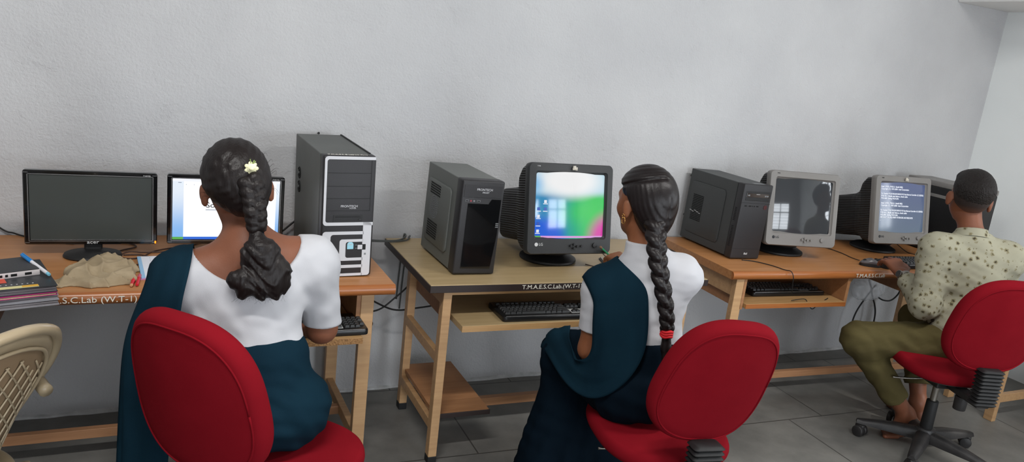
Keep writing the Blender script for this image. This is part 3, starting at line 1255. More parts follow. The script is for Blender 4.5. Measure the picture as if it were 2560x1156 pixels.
def crt_monitor(label, loc, heading, bez_m, screen_m, sticker, logo_m, tilt=-11, group=None, btn_m=None):
    root = thing('crt_monitor', label, 'monitor', loc, (0, 0, math.radians(heading)), group)
    P, R = (0, -0.14, 0.256), (math.radians(tilt), 0, 0)
    N = 7

    def ring(w, h, r, y, cz=0.0, curve=True, bulge=0.012):
        out = []
        for x, z in rrect(w, h, r, N, 0, cz):
            zz = bez((x, z)) if curve else z
            out.append((x, y - bulge * (1 - min(1, (x / 0.2) ** 2)), zz))
        return out
    mb = MB()
    mb.rings([ring(.380, .350, .02, .030, bulge=0), ring(.396, .366, .016, .028, bulge=0), ring(.400, .370, .02, .012, bulge=.004), ring(.400, .370, .02, .002),
              ring(.392, .362, .018, -.006), ring(.340, .280, .012, -.007, .014, False), ring(.334, .274, .010, .001, .014, False), ring(.322, .262, .008, .006, .014, False)], cap=False)
    b = obj('bezel', mb.bm, bez_m, root, P, R, smooth=35)
    hb = MB()
    hr = [(.386, .352, .02, .022, 0), (.384, .350, .03, .075, 0), (.378, .335, .05, .105, -.004), (.345, .300, .06, .135, -.014), (.310, .262, .06, .175, -.024),
          (.290, .240, .05, .22, -.030), (.275, .232, .04, .30, -.034), (.265, .225, .035, .405, -.036), (.24, .20, .03, .42, -.036)]
    hb.rings([[(x, y, z) for x, z in rrect(w_, h_, r_, N, 0, cz)] for w_, h_, r_, y, cz in hr])
    obj('housing', hb.bm, MAT['ribbed'], root, P, R, smooth=50)

    def tube_(u, v, lift=0.0):
        x, z = (u - .5) * .334, (v - .5) * .274
        return (x, .002 - .012 * (1 - (x / .167) ** 2) + .006 * (z / .137) ** 2 - lift, z + .014)
    sc_ = obj('screen', uv_grid(28, 22, tube_), screen_m, root, P, R, smooth=True)
    # swivel foot
    obj('foot', MB().lathe([(.0, .0), (.122, .0), (.126, .006), (.124, .013), (.10, .026), (.06, .036), (.052, .05), (.0, .05)], 40, sx=1.0, sy=.95).bm, MAT['matt_black'], root, smooth=40)
    obj('neck', MB().ball((0, -.02, .062), (.085, .09, .036), u=24, v=12).bm, MAT['matt_black'], root, smooth=True)
    # controls on the chin
    fy = -.0185
    bm_ = btn_m or MAT['matt_black']
    for x, z in ((.0, -.152), (.030, -.154), (.015, -.146), (.015, -.162), (.050, -.153)):
        obj('button', MB().cyl((x, fy + .004, z), (x, fy - .002, z), .005, n=12).bm, bm_, root, P, R, smooth=40)
    obj('power_button', MB().cyl((.115, fy + .010, -.150), (.115, fy + .001, -.150), .0105, n=20, bevel=.001).bm, bm_, root, P, R, smooth=40)
    g = MB().cyl((-.158, fy + .012, -.146), (-.158, fy + .0075, -.146), .0078, n=20)
    obj('logo', g.bm, logo_m, root, P, R, smooth=40)
    text('logo_lettering', 'LG', .0155, logo_m, root, Matrix.Translation((-.147, -.0115, -.146)) @ FRONT, bold=0)
    text('model_lettering', 'T710', .007, logo_m, root, Matrix.Translation((-.165, -.0115, .171)) @ FRONT, bold=0)
    for ch in root.children:
        if 'lettering' in ch.name:
            ch.location, ch.rotation_euler = P, R
    if sticker:
        obj('sticker', MB().prism([(-.006, .160), (.016, .159), (.017, .172), (.010, .171), (.009, .178), (-.004, .177), (-.004, .170), (-.007, .169)], .0185, .0195, FRONT).bm, MAT['sticker'], root, P, R)
    return root, P, R, tube_


def on_tube(root, P, R, tube_, name, rects, m, lift=0.0012):
    """small lit patches following the tube face; rects in uv"""
    mb = MB()
    for a, b, c, d in rects:
        n = max(2, int((c - a) * 24))
        lo_ = [mb.bm.verts.new(tube_(a + (c - a) * i / n, b, lift)) for i in range(n + 1)]
        hi_ = [mb.bm.verts.new(tube_(a + (c - a) * i / n, d, lift)) for i in range(n + 1)]
        for i in range(n):
            mb.bm.faces.new((lo_[i], lo_[i + 1], hi_[i + 1], hi_[i]))
    return obj(name, mb.bm, m, root, P, R)


c2, P, R, T_ = crt_monitor('black CRT monitor showing a bright desktop picture, beside the middle tower', (1.567, -0.398, 0.75), 0, MAT['crt_black'], MAT['desktop'], True, MAT['white_print'])
on_tube(c2, P, R, T_, 'taskbar', [(.02, .012, .98, .042)], MAT['bar_pink'])
on_tube(c2, P, R, T_, 'start_button', [(.02, .012, .10, .042)], MAT['bar_green'], .0018)
for k, (u_, v_) in enumerate(((.04, .42), (.04, .31), (.04, .20), (.04, .09), (.125, .42), (.125, .53))):
    on_tube(c2, P, R, T_, 'desktop_icon', [(u_, v_, u_ + .035, v_ + .045)], MAT['icon_b' if k % 2 else 'icon_a'])
    on_tube(c2, P, R, T_, 'icon_caption', [(u_ - .012, v_ - .018, u_ + .048, v_ - .006)], MAT['icon_b'])

c3, *_ = crt_monitor('silver CRT monitor with its screen dark, beside the right-hand tower', (2.985, -0.31, 0.75), -12, MAT['crt_silver'], MAT['crt_off'], False, MAT['ink_text'], btn_m=MAT['crt_silver'])
c4, P, R, T_ = crt_monitor('silver CRT monitor showing white start-up text, in front of the young man', (3.735, -0.275, 0.75), -5, MAT['crt_silver'], MAT['boot'], True, MAT['ink_text'], -12, btn_m=MAT['crt_silver'])
lines = ['Intel UNDI, PXE-2.1 (build 082)', 'Copyright (C) 1997-2000  Intel Corporation', '', 'For Realtek RTL8139(X)/8130/810X PCI Fast Ethernet Controller v2.13 (020326)',
         'PXE-E61: Media test failure, check cable', 'PXE-M0F: Exiting PXE ROM.', '']
lines = lines + lines[:6] + ['DISK BOOT FAILURE, INSERT SYSTEM DISK AND PRESS ENTER', '_']
widths = {0: .142, 1: .187, 3: .304, 4: .178, 5: .115, 7: .142, 8: .187, 10: .304, 11: .178, 12: .115, 13: .227, 14: .006}
for i, l in enumerate(lines):
    if l:
        me = text_mesh(l, .0115, .0002, 'LEFT', 1.0, .0004)
        wd = max(v.co.x for v in me.vertices) - min(v.co.x for v in me.vertices)
        me.transform(Matrix.Diagonal((widths[i] / wd, 1, 1, 1)))
        me.transform(Matrix.Translation((-.153, 0, .014 + .137 - .026 - .0128 * i)) @ FRONT)
        for v in me.vertices:
            v.co.y = .002 - .012 * (1 - (v.co.x / .167) ** 2) + .006 * ((v.co.z - .014) / .137) ** 2 - .0015
        obj('text_line', me, MAT['glow_text'], c4, P, R)


# ---------------------------------------------------------------- flat screens
def lcd_monitor(label, loc, lit, group=None):
    root = thing('flat_monitor', label, 'monitor', loc, (0, 0, 0), group)
    W, H, zc = 0.405, 0.258, 0.171
    mb = MB()
    out = [rrect(W - .01, H - .01, .008, 4, 0, zc), rrect(W, H, .008, 4, 0, zc), rrect(W, H, .008, 4, 0, zc), rrect(W - .006, H - .006, .006, 4, 0, zc),
           rrect(W - .034, H - .032, .002, 4, 0, zc + .001), rrect(W - .036, H - .034, .002, 4, 0, zc + .001)]
    ys = (.03, .024, .004, 0, 0, .004)
    mb.rings([[(x, y, z) for x, z in o_] for o_, y in zip(out, ys)], cap=False)
    mb.box((-W / 2 + .02, .02, zc - H / 2 + .02), (W / 2 - .02, .05, zc + H / 2 - .02), .012)
    obj('bezel', mb.bm, MAT['gloss_black'], root, smooth=35)
    sw, sh_ = W - .034, H - .032
    s_ = obj('screen', uv_grid(2, 2, lambda u, v: ((u - .5) * sw, .003, zc + .001 + (v - .5) * sh_)), MAT['page_side'] if lit else MAT['lcd_off'], root)
    mb = MB()
    for sx in (-1, 1):
        mb.box((sx * (sw / 2 + .003) - .0012, -.0012, zc - sh_ / 2 - .003), (sx * (sw / 2 + .003) + .0012, .001, zc + sh_ / 2 + .004))
    for sz in (-1, 1):
        mb.box((-sw / 2 - .004, -.0012, zc + sz * (sh_ / 2 + .003) - .0010), (sw / 2 + .004, .001, zc + sz * (sh_ / 2 + .003) + .0010))
    obj('edge_reflection', mb.bm, MAT['trim_and_glint'], root)  # bright strips imitate the reflection along the inner edge of the bezel
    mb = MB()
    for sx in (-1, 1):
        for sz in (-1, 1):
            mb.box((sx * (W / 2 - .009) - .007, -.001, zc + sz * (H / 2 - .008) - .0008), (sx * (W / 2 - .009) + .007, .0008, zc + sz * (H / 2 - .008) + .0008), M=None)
    obj('corner_glint', mb.bm, MAT['trim_and_glint'], root)  # small bright bars imitate reflections in the glossy corners
    if not lit:
        text('brand_lettering', 'acer', .017, MAT['white_print'], root, Matrix.Translation((-.018, -.0008, zc - H / 2 + .009)) @ FRONT, font_w=1.25, bold=0)
    text('model_lettering', 'P166HQL', .006, MAT['white_print'], root, Matrix.Translation((W / 2 - .045, -.0008, zc + H / 2 - .009)) @ FRONT)
    if not lit:
        obj('standby_light', MB().box((W / 2 - .008, -.001, zc - H / 2 + .004), (W / 2 - .003, .001, zc - H / 2 + .013), .0005).bm, MAT['led_orange'], root)
    obj('stand_neck', MB().rings([[(x, y + .03, .02) for x, y in rrect(.056, .03, .008, 3)], [(x, y + .035, .09) for x, y in rrect(.060, .03, .008, 3)]]).bm, MAT['matt_black'], root, smooth=35)
    obj('stand_base', MB().lathe([(0, 0), (.088, 0), (.092, .005), (.088, .012), (.05, .018), (.03, .022), (0, .022)], 40, sy=.82).bm, MAT['matt_black'], root, smooth=40)
    root.children[-1].location = (0, .0, 0)
    if lit:
        def rect(name, a, b, c, d, m, y=.0022):
            return obj(name, MB().box(((a - .5) * sw, y, zc + .001 + (b - .5) * sh_), ((c - .5) * sw, y + .0004, zc + .001 + (d - .5) * sh_)).bm, m, s_)
        rect('page', .10, .045, .965, .955, MAT['page'])
        rect('toolbar', .0, .955, 1, 1.0, emission('lit_toolbar', (244, 246, 252), 1.0), .0018)
        rect('taskbar', 0, .0, 1, .042, MAT['bar_blue'], .0018)
        rect('start_button', 0.0, .0, .10, .042, MAT['bar_green'], .0014)
        text('page_lettering', 'So', .027, MAT['ink_text'], s_, Matrix.Translation(((.30 - .5) * sw, .0018, zc + (.575 - .5) * sh_)) @ FRONT, font_w=1.2)
        for a, b, c in ((.30, .49, .46), (.05, .93, .08), (.12, .90, .125), (.19, .90, .195)):
            rect('page_mark', a, b, c, b + .010, MAT['grey_text'], .0018)
    return root


l1 = lcd_monitor('black flat monitor that is switched off, at the left end of the desk', (-0.180, -0.300, 0.75), False)
l2 = lcd_monitor('black flat monitor showing a white document page, behind the girl with the flower', (0.257, -0.295, 0.75), True)


# ---------------------------------------------------------------- towers
MAT['case_dark'] = mat('dark_steel_case', (66, 69, 66), 0.42, spec=0.4, var=(5, (80, 83, 79), .2), bump=(250, .06, 3))
MAT['case_black'] = mat('black_steel_case', (100, 103, 100), 0.5, bump=(350, .1, 2))
MAT['case_soot'] = mat('soot_black_case', (60, 62, 62), 0.5, bump=(350, .1, 2))
MAT['front_black'] = mat('front_black_plastic', (40, 39, 41), 0.45, bump=(400, .12, 2))
MAT['hole'] = mat('vent_dark', (8, 8, 8), 0.8)
MAT['silver'] = mat('silver_plastic', (198, 198, 202), 0.35, spec=0.5)
MAT['seam'] = mat('dark_seam', (14, 14, 15), 0.6)
MAT['blue_tag'] = mat('pale_blue_sticker', (150, 205, 222), 0.5)
MAT['vent_grey'] = mat('pale_vent_mesh', (128, 130, 132), 0.4, 0.5)


def tower_body(root, w, d, h, case, front, fd=0.045, lip=0.0):
    obj('case', MB().box((-w / 2, -d / 2 + fd, 0.006), (w / 2, d / 2, h - .002), .003).bm, case, root)
    f = obj('front_panel', MB().box((-w / 2 - lip, -d / 2, 0.002), (w / 2 + lip, -d / 2 + fd - .001, h), .007, 3).bm, front, root, smooth=35)
    for sx in (-1, 1):
        for sy in (-1, 1):
            obj('foot', MB().cyl((sx * w * .36, sy * d * .38, 0), (sx * w * .36, sy * d * .38, .008), .012, n=12).bm, MAT['rubber'], root)
    return f


def seam(root, name, a, b, c, d, y, m='seam', t=.0008):
    return obj(name, MB().box((a, y - t, b), (c, y + .0005, d)).bm, MAT[m], root)


# tower one: tall, silver spiral front
t1 = thing('computer_tower', 'tall dark computer tower with a silver spiral front, on the left desk', 'computer', (0.634, -0.342, 0.7525), (math.radians(0.3), math.radians(-1.2), math.radians(1.0)))
w, d, h = .187, .505, .443
tower_body(t1, w, d, h, MAT['case_dark'], MAT['front_black'], .05)
yf = -d / 2


def uvp(u, v):
    return ((u - .5) * w, h * (1 - v))


tr = MB()


def plate(u0, v0, u1, v1, r=(0, 0, 0, 0)):
    """rounded plate given in front-face fractions (v downwards); r = tr, tl, bl, br"""
    x0, z1 = uvp(u0, v0)
    x1, z0 = uvp(u1, v1)
    tr.prism(rrect(x1 - x0, z1 - z0, tuple(max(q, .0004) for q in r), 5, (x0 + x1) / 2, (z0 + z1) / 2), -yf - .001, -yf + .0012, FRONT)


def hook(outer, inner, ro, ri):
    """C-shaped band: closed outline between an outer and an inner rounded corner path (open to the right)"""
    (ou0, ov0, ou1, ov1), (iu0, iv0, iu1, iv1) = outer, inner
    P_ = []

    def arc(u, v, rx, a0, a1):
        cx, cz = uvp(u, v)
        return [(cx + rx * math.cos(a0 + (a1 - a0) * i / 6), cz + rx * math.sin(a0 + (a1 - a0) * i / 6)) for i in range(7)]
    x, z = uvp(ou1, ov0)
    P_.append((x, z))
    cx, cz = uvp(ou0, ov0)
    P_ += [(cx + ro + ro * math.cos(a), cz - ro + ro * math.sin(a)) for a in [PI / 2 + PI / 2 * i / 6 for i in range(7)]]
    cx, cz = uvp(ou0, ov1)
    P_ += [(cx + ro + ro * math.cos(a), cz + ro + ro * math.sin(a)) for a in [PI + PI / 2 * i / 6 for i in range(7)]]
    P_.append(uvp(ou1, ov1))
    P_.append(uvp(iu1, iv1))
    cx, cz = uvp(iu0, iv1)
    P_ += [(cx + ri + ri * math.cos(a), cz + ri + ri * math.sin(a)) for a in [1.5 * PI - PI / 2 * i / 6 for i in range(7)]]
    cx, cz = uvp(iu0, iv0)
    P_ += [(cx + ri + ri * math.cos(a), cz - ri + ri * math.sin(a)) for a in [PI - PI / 2 * i / 6 for i in range(7)]]
    P_.append(uvp(iu1, iv0))
    tr.prism(P_[::-1], -yf - .001, -yf + .0012, FRONT)


hook((.03, .006, .985, .566), (.075, .030, .985, .540), .012, .008)
plate(.80, .540, .965, .992, (.012, 0, 0, .012))
hook((.03, .616, .82, .923), (.185, .642, .82, .898), .012, .010)
plate(.03, .80, .185, .992, (0, 0, .012, 0))
plate(.03, .970, .82, .992)
hook((.36, .682, .82, .862), (.48, .704, .82, .838), .010, .008)
obj('silver_trim', tr.bm, MAT['silver'], t1)
for v in (.138, .245, .345):
    z = h * (1 - v)
    seam(t1, 'bay_seam', -.5 * w + .085 * w, z - .0006, .5 * w - .09 * w, z + .0006, yf)
seam(t1, 'bay_seam', -.5 * w + .085 * w, h * .555, .5 * w - .09 * w, h * .557, yf)
seam(t1, 'bay_seam', .5 * w - .09 * w, h * .555, .5 * w - .083 * w, h * .965, yf)
fl_ = obj('floppy_drive', MB().box((-.5 * w + .22 * w, yf - .001, h * .463), (.5 * w - .22 * w, yf + .002, h * .522), .0006).bm, MAT['matt_black'], t1)
obj('drive_slot', MB().box((-.5 * w + .26 * w, yf - .0016, h * .502), (.5 * w - .27 * w, yf, h * .509)).bm, MAT['seam'], fl_)
obj('eject_button', MB().box((.2 * w, yf - .003, h * .476), (.26 * w, yf, h * .489), .0006).bm, MAT['front_black'], fl_)
text('brand_lettering', 'FRONTECH', .0112, MAT['silver'], t1, Matrix.Translation((-.028, yf - .0006, h * .592)) @ FRONT, font_w=1.05, bold=0)
text('brand_lettering', 'HOSTER', .0058, MAT['silver'], t1, Matrix.Translation((.004, yf - .0006, h * .575)) @ FRONT, font_w=1.1, bold=0)
obj('blue_sticker', MB().prism(rrect(.0225, .026, (.009, .009, .001, .001), 5, *[a for a in uvp(.57, .735)]), -yf, -yf + .0009, FRONT).bm, MAT['blue_tag'], t1)
text('sticker_lettering', 'intel', .009, MAT['white_print'], t1, Matrix.Translation((uvp(.525, .725)[0], yf - .001, uvp(.5, .725)[1])) @ FRONT, bold=0)
x_, z_ = uvp(.795, .750)
obj('power_button', MB().box((x_ - .016, yf - .002, z_ - .008), (x_ + .002, yf + .001, z_ + .009), .001).bm, MAT['silver'], t1)
obj('button_recess', MB().box((x_ - .017, yf - .0015, z_ - .010), (x_ + .014, yf + .001, z_ + .011), .0005).bm, MAT['seam'], t1)
obj('reset_button', MB().box((x_ + .009, yf - .0022, z_ - .029), (x_ + .016, yf, z_ - .022), .0006).bm, MAT['vent_grey'], t1)
for z in (.008, -.004):
    obj('status_light', MB().box((uvp(.665, .75)[0], yf - .0012, z_ + z - .001), (uvp(.72, .75)[0], yf, z_ + z + .001)).bm, MAT['vent_grey'], t1)
mb = MB()
for cz_ in (.315, .285, .255, .225):
    for r_ in (.010, .018):
        pass
for cz_ in (.30, .245):
    for r_ in (.012, .022):
        pts = [(-w / 2 - .0006, .165 + r_ * math.cos(a), cz_ + r_ * math.sin(a)) for a in [PI * (.15 + 1.7 * i / 14) for i in range(15)]]
        mb.tube(pts, .0022, 6, smooth=0)
obj('side_vent', mb.bm, MAT['hole'], t1)
text('painted_lettering', 'T.M.A.E.S.C.Lab(W.T-1)', .0125, MAT['paint_white'], t1, Matrix.Translation((-w / 2 + .018, -d / 2 + .021, h + .0006)), font_w=1.15, bold=0)
obj('top_lip', MB().box((w / 2 - .012, -d / 2 + .06, h - .003), (w / 2 - .006, d / 2, h + .0012)).bm, MAT['seam'], t1)


def side_relief(root, w, x_sign, y0, y1, z0, z1, m, depth=.006, name='side_panel_relief'):
    M = Matrix(((0, 0, 1, 0), (1, 0, 0, 0), (0, 1, 0, 0), (0, 0, 0, 1)))
    return obj(name, MB().prism(rrect(y1 - y0, z1 - z0, .022, 5, (y0 + y1) / 2, (z0 + z1) / 2), x_sign * w / 2 - x_sign * .001, x_sign * (w / 2 + depth), M, bevel=.004, seg=2).bm, m, root, smooth=35)


# tower two: glossy front, round vent
t2 = thing('computer_tower', 'black computer tower with a glossy front and round side vent, on the beige desk', 'computer', (1.134, -0.405, 0.752), (0, math.radians(1.2), 0))
w, d, h = .170, .400, .372
tower_body(t2, w, d, h, MAT['case_black'], MAT['front_black'], .06, .002)
yf = -d / 2
rl = side_relief(t2, w, -1, -.10, .165, .055, .315, MAT['case_black'], .007)
xs_ = -w / 2 - .0075
cy_, cz_ = .07, .205
for j0, j1 in ((0, 7), (18, 23)):
    mb = MB()
    for i in range(13):
        for j in range(j0, j1):
            y, z = .015 + i * .0092, .082 + j * .0098
            Mv = Matrix.Translation((0, y, z)) @ Matrix.Rotation(math.radians(32), 4, 'X')
            mb.box((xs_ - .0004, -.0045, -.0018), (xs_ + .001, .0045, .0018), M=Mv)
    obj('vent_slots', mb.bm, MAT['hole'], rl)
mb = MB()
for rr_, n_ in ((.010, 7), (.019, 13), (.028, 19), (.037, 25), (.046, 31)):
    for i in range(n_):
        a = 2 * PI * i / n_ + rr_ * 40
        c_ = (xs_ - .0003, cy_ + rr_ * math.cos(a), cz_ + rr_ * math.sin(a))
        mb.box((c_[0] - .0006, c_[1] - .0030, c_[2] - .0018), (c_[0] + .001, c_[1] + .0030, c_[2] + .0018))
obj('fan_vent', mb.bm, MAT['vent_grey'], rl)
obj('glossy_panel', MB().prism([(-.058, .025), (.066, .025), (.078, .16), (.078, .302), (.038, .302), (.026, .283), (-.058, .283)], -yf - .002, -yf + .0015, FRONT, bevel=.001).bm, MAT['gloss_black'], t2)
obj('drive_cover', MB().box((-.078, yf - .0015, .306), (.078, yf + .001, .355), .001).bm, MAT['front_black'], t2)
text('brand_lettering', 'FRONTECH', .0125, MAT['silver'], t2, Matrix.Translation((-.028, yf - .0018, .337)) @ FRONT, font_w=1.0, bold=0)
text('brand_lettering', 'FROST', .0095, MAT['silver'], t2, Matrix.Translation((-.004, yf - .0018, .326)) @ FRONT, font_w=1.0, bold=0)
for x, wd in ((-.070, .014), (-.022, .014)):
    u_ = obj('usb_port', MB().box((x, yf - .001, .289), (x + wd, yf + .001, .296), .0005).bm, MAT['vent_grey'], t2)
    obj('port_hole', MB().box((x + .0015, yf - .0013, .2905), (x + wd - .0015, yf, .2945)).bm, MAT['hole'], u_)
for x, m_ in ((-.047, mat('pink_jack', (150, 60, 70), .4)), (-.034, MAT['vent_grey'])):
    obj('audio_jack', MB().cyl((x, yf + .002, .2925), (x, yf - .0012, .2925), .0036, n=12).bm, m_, t2)
for z in (.205, .198, .191):
    obj('side_button', MB().box((.066, yf - .0028, z), (.078, yf, z + .004), .0005).bm, MAT['vent_grey'], t2)

# tower three: matt black, square vent
t3 = thing('computer_tower', 'matt black computer tower with a square side vent and disc drive, on the right desk', 'computer', (2.630, -0.250, 0.7525), (0, math.radians(1.5), math.radians(-1)))
w, d, h = .176, .415, .372
tower_body(t3, w, d, h, MAT['case_soot'], MAT['front_black'], .05, .001)
yf = -d / 2
rl = side_relief(t3, w, -1, -.09, .18, .045, .315, MAT['case_soot'], .005)
mb = MB()
xs_ = -w / 2 - .0055
for i in range(10):
    for j in range(16):
        y, z = .065 + i * .0085, .115 + j * .0085
        mb.box((xs_ - .0004, y, z), (xs_ + .001, y + .0055, z + .0055))
obj('vent_grid', mb.bm, MAT['hole'], rl)
sc_m = MB()
for k in range(5):
    yy = .07 + k * .018
    sc_m.box((xs_ - .0008, yy, .156 + (k % 3) * .004), (xs_, yy + .016, .159 + (k % 3) * .004))
obj('scratch_mark', sc_m.bm, MAT['white_print'], rl)
dv = obj('disc_drive', MB().box((-.070, yf - .0015, .292), (.078, yf + .001, .338), .0015).bm, MAT['matt_black'], t3)
obj('tray_line', MB().box((-.066, yf - .0021, .309), (.074, yf, .328), .0006).bm, MAT['gloss_black'], dv)
for x, wd in ((-.060, .012), (.044, .010), (.057, .010)):
    obj('drive_mark', MB().box((x, yf - .0024, .314), (x + wd, yf, .321)).bm, MAT['vent_grey'], dv)
text('drive_lettering', 'SAMSUNG', .005, MAT['white_print'], dv, Matrix.Translation((-.010, yf - .0022, .324)) @ FRONT)
seam(t3, 'front_seam', -.088, .279, .088, .2805, yf)
seam(t3, 'front_seam', -.088, .052, .088, .0532, yf)
for x in (-.066, -.040, .006):
    obj('usb_port', MB().box((x, yf - .001, .262), (x + .013, yf, .268), .0004).bm, MAT['hole'], t3)
for x in (-.018, -.006):
    obj('audio_jack', MB().cyl((x, yf + .002, .265), (x, yf - .001, .265), .0032, n=12).bm, MAT['hole'], t3)
obj('power_button', MB().cyl((.062, yf + .003, .262), (.062, yf - .0015, .262), .011, n=20).bm, mat('dark_red_button', (70, 30, 32), .4), t3, smooth=40)
text('brand_lettering', 'iBall', .014, MAT['white_print'], t3, Matrix.Translation((-.012, yf - .0006, .028)) @ FRONT, bold=0)
for k0, k1 in ((0, 14), (17, 26)):
    mb = MB()
    for k in range(k0, k1):
        z = .06 + k * .0075
        mb.box((-w / 2 - .0016, yf + .022, z), (-w / 2 + .001, yf + .036, z + .004))
    obj('edge_vents', mb.bm, MAT['hole'], t3)
obj('top_label', MB().box((-.02, -.19, h - .0015), (.05, -.17, h + .0006)).bm, MAT['vent_grey'], t3)
for z in (.33, .12):
    obj('thumb_screw', MB().cyl((-w / 2 + .012, d / 2, z), (-w / 2 + .012, d / 2 + .012, z), .006, n=12).bm, MAT['matt_black'], t3)

# tower four: grey-striped, behind the young man
t4 = thing('computer_tower', 'black tower with grey top and grey stripe, behind the start-up screen', 'computer', (4.195, -0.340, 0.75), (0, 0, math.radians(-2)))
w, d, h = .19, .44, .412
tower_body(t4, w, d, h - .03, MAT['matt_black'], MAT['matt_black'], .05)
obj('grey_top', MB().box((-w / 2 - .002, -d / 2, h - .032), (w / 2 + .002, d / 2, h), .006, 2).bm, MAT['crt_silver'], t4, smooth=35)
obj('grey_stripe', MB().box((-w / 2 - .002, -d / 2 + .02, h - .092), (-w / 2 + .001, d / 2 - .02, h - .074), .001).bm, MAT['crt_silver'], t4)


# ---------------------------------------------------------------- keyboards and mice
MAT['key'] = mat('dark_key', (44, 45, 46), 0.38, spec=0.5)
MAT['kb_body'] = mat('keyboard_shell', (24, 24, 25), 0.3, spec=0.5)


def key_mesh(wd, dp=.0165, hh=.008):
    bm = MB()
    a, b = [(x, y, 0) for x, y in rrect(wd, dp, .0015, 2)], [(x, y + .0008, hh) for x, y in rrect(wd - .005, dp - .005, .0018, 2)]
    bm.rings([a, b])
    me = bpy.data.meshes.new('key')
    bm.bm.to_mesh(me)
    bm.bm.free()
    me.materials.append(MAT['key'])
    return me


def keyboard(label, loc, rz, group=None):
    root = thing('keyboard', label, 'keyboard', loc, (0, 0, rz), group)
    W, D = .452, .172
    obj('shell', MB().prism(rrect(W, D, .014, 5), 0.0, .021, bevel=.004).bm, MAT['kb_body'], root, smooth=35)
    obj('front_lip', MB().box((-W / 2 + .012, -D / 2 + .003, .019), (W / 2 - .012, -D / 2 + .006, .0225), .001).bm, MAT['trim_and_glint'], root)
    cache = {}
    p = .0188

    def key(x, y, units=1.0):
        if units not in cache:
            cache[units] = key_mesh(p * units - .0016)
        o = bpy.data.objects.new('key', cache[units])
        COL.objects.link(o)
        o.parent = root
        o.location = (x + p * units / 2, y, .0205)
    x0, y0 = -.208, -.050
    rows_ = [[1.25, 1.25, 1.25, 5.5, 1.25, 1.25, 1.25, 2.0], [2.25] + [1] * 10 + [2.75], [1.75] + [1] * 11 + [2.25], [1.5] + [1] * 12 + [1.5], [1] * 13 + [2]]
    for r_, ks in enumerate(rows_):
        x = x0
        for u_ in ks:
            key(x, y0 + r_ * p, u_)
            x += p * u_
    x = x0
    for k in range(13):
        key(x, y0 + 5 * p + .007, 1)
        x += p * 1.0 + (.006 if k in (0, 4, 8) else 0)
    nx = x0 + 15 * p + .008
    for k in range(3):
        key(nx + k * p, y0, 1)
        key(nx + k * p, y0 + 3 * p, 1)
        key(nx + k * p, y0 + 4 * p, 1)
    key(nx + p, y0 + p, 1)
    mx = nx + 3 * p + .008
    for r_ in range(5):
        for k in range(4 if r_ not in (0,) else 3):
            if not (r_ == 2 and k == 3):
                key(mx + k * p, y0 + r_ * p, 1)
    obj('arrow_key_plate', MB().box((nx - .003, y0 - .012, .0198), (nx + 3 * p + .002, y0 + p + .012, .0214), .0004).bm, mat('pale_plate', (196, 198, 196), .5), root)
    return root


k2 = keyboard('black keyboard with a pale arrow-key plate, on the pulled-out tray of the beige desk', (1.445, -0.672, 0.606), math.radians(-2))
copy_tree(k2, (0.475, -0.650, 0.579), 0, 'black keyboard under the forearm of the girl with the flower, on the left tray')
copy_tree(k2, (2.86, -0.485, 0.593), math.radians(-3), 'black keyboard in shadow on the tray below the dark silver monitor')
copy_tree(k2, (3.765, -0.600, 0.751), math.radians(-4), 'black keyboard on the desk top beside the young man\'s hand')

MAT['mouse_top'] = mat('mouse_grey', (88, 84, 86), 0.3, spec=0.5, coat=.3)


def mouse(label, loc, rz, m):
    root = thing('computer_mouse', label, 'mouse', loc, (0, 0, rz))

    def ringm(s, z):
        return [(x * s, y * s - .002 * z * 40, z * (1 + .35 * math.sin((y + .055) / .11 * PI) - .15)) for x, y in egg(.058, .052, .108, 32, 2.3)]
    obj('shell', MB().rings([ringm(.96, 0), ringm(1, .004), ringm(1, .014)]).bm, MAT['matt_black'], root, smooth=40)
    obj('top_shell', MB().rings([ringm(1.0, .013), ringm(.95, .022), ringm(.82, .029), ringm(.6, .0335), ringm(.3, .0355), ringm(.05, .036)]).bm, m, root, smooth=True)
    obj('wheel', MB().cyl((-.004, .030, .0265), (.004, .030, .0265), .008, n=16).bm, MAT['rubber'], root, smooth=40)
    return root


mouse('grey and black computer mouse lying left of the young man\'s hand', (3.335, -0.600, 0.75), math.radians(62), MAT['mouse_top'])
mouse('black computer mouse under the young man\'s fingertips', (3.400, -0.610, 0.75), math.radians(5), MAT['matt_black'])


# ---------------------------------------------------------------- cables
def cable(label, pts, r=.0028, m='cable', k=8):
    o = obj('cable', MB().tube(pts, r, 8, smooth=k).bm, MAT[m], smooth=True)
    return tag(o, label, 'cable')


z = .7535
cable('thin dark cable on the wall at the far left, running down behind the switched-off monitor', [(-.62, -.012, .90), (-.496, -.012, .777), (-.45, -.02, .757), (-.40, -.06, z), (-.33, -.09, z), (-.25, -.15, z)], .003)
cable('brown cable looping on the desk right of the switched-off monitor\'s stand', [(-.13, -.12, z), (-.06, -.16, z), (-.05, -.20, z), (-.10, -.25, z), (-.105, -.31, z), (-.07, -.345, z), (-.03, -.33, z), (.01, -.26, z), (.06, -.22, z), (.13, -.19, z), (.19, -.12, z)], .0026, 'cable_brown')
cable('brown cable ring lying behind the crumpled cloth', [(-.085, -.30, z), (-.03, -.30, z), (.0, -.34, z), (-.02, -.40, z), (-.06, -.425, z), (-.10, -.38, z), (-.11, -.33, z), (-.07, -.285, z + .006), (-.02, -.27, z), (.05, -.26, z), (.12, -.22, z), (.16, -.13, z)], .0026, 'cable_brown')
cable('black cable rising behind the document screen to the tall tower', [(.40, -.10, z), (.48, -.06, .77), (.535, -.045, .81), (.575, -.04, .84), (.60, -.05, .85)], .004)
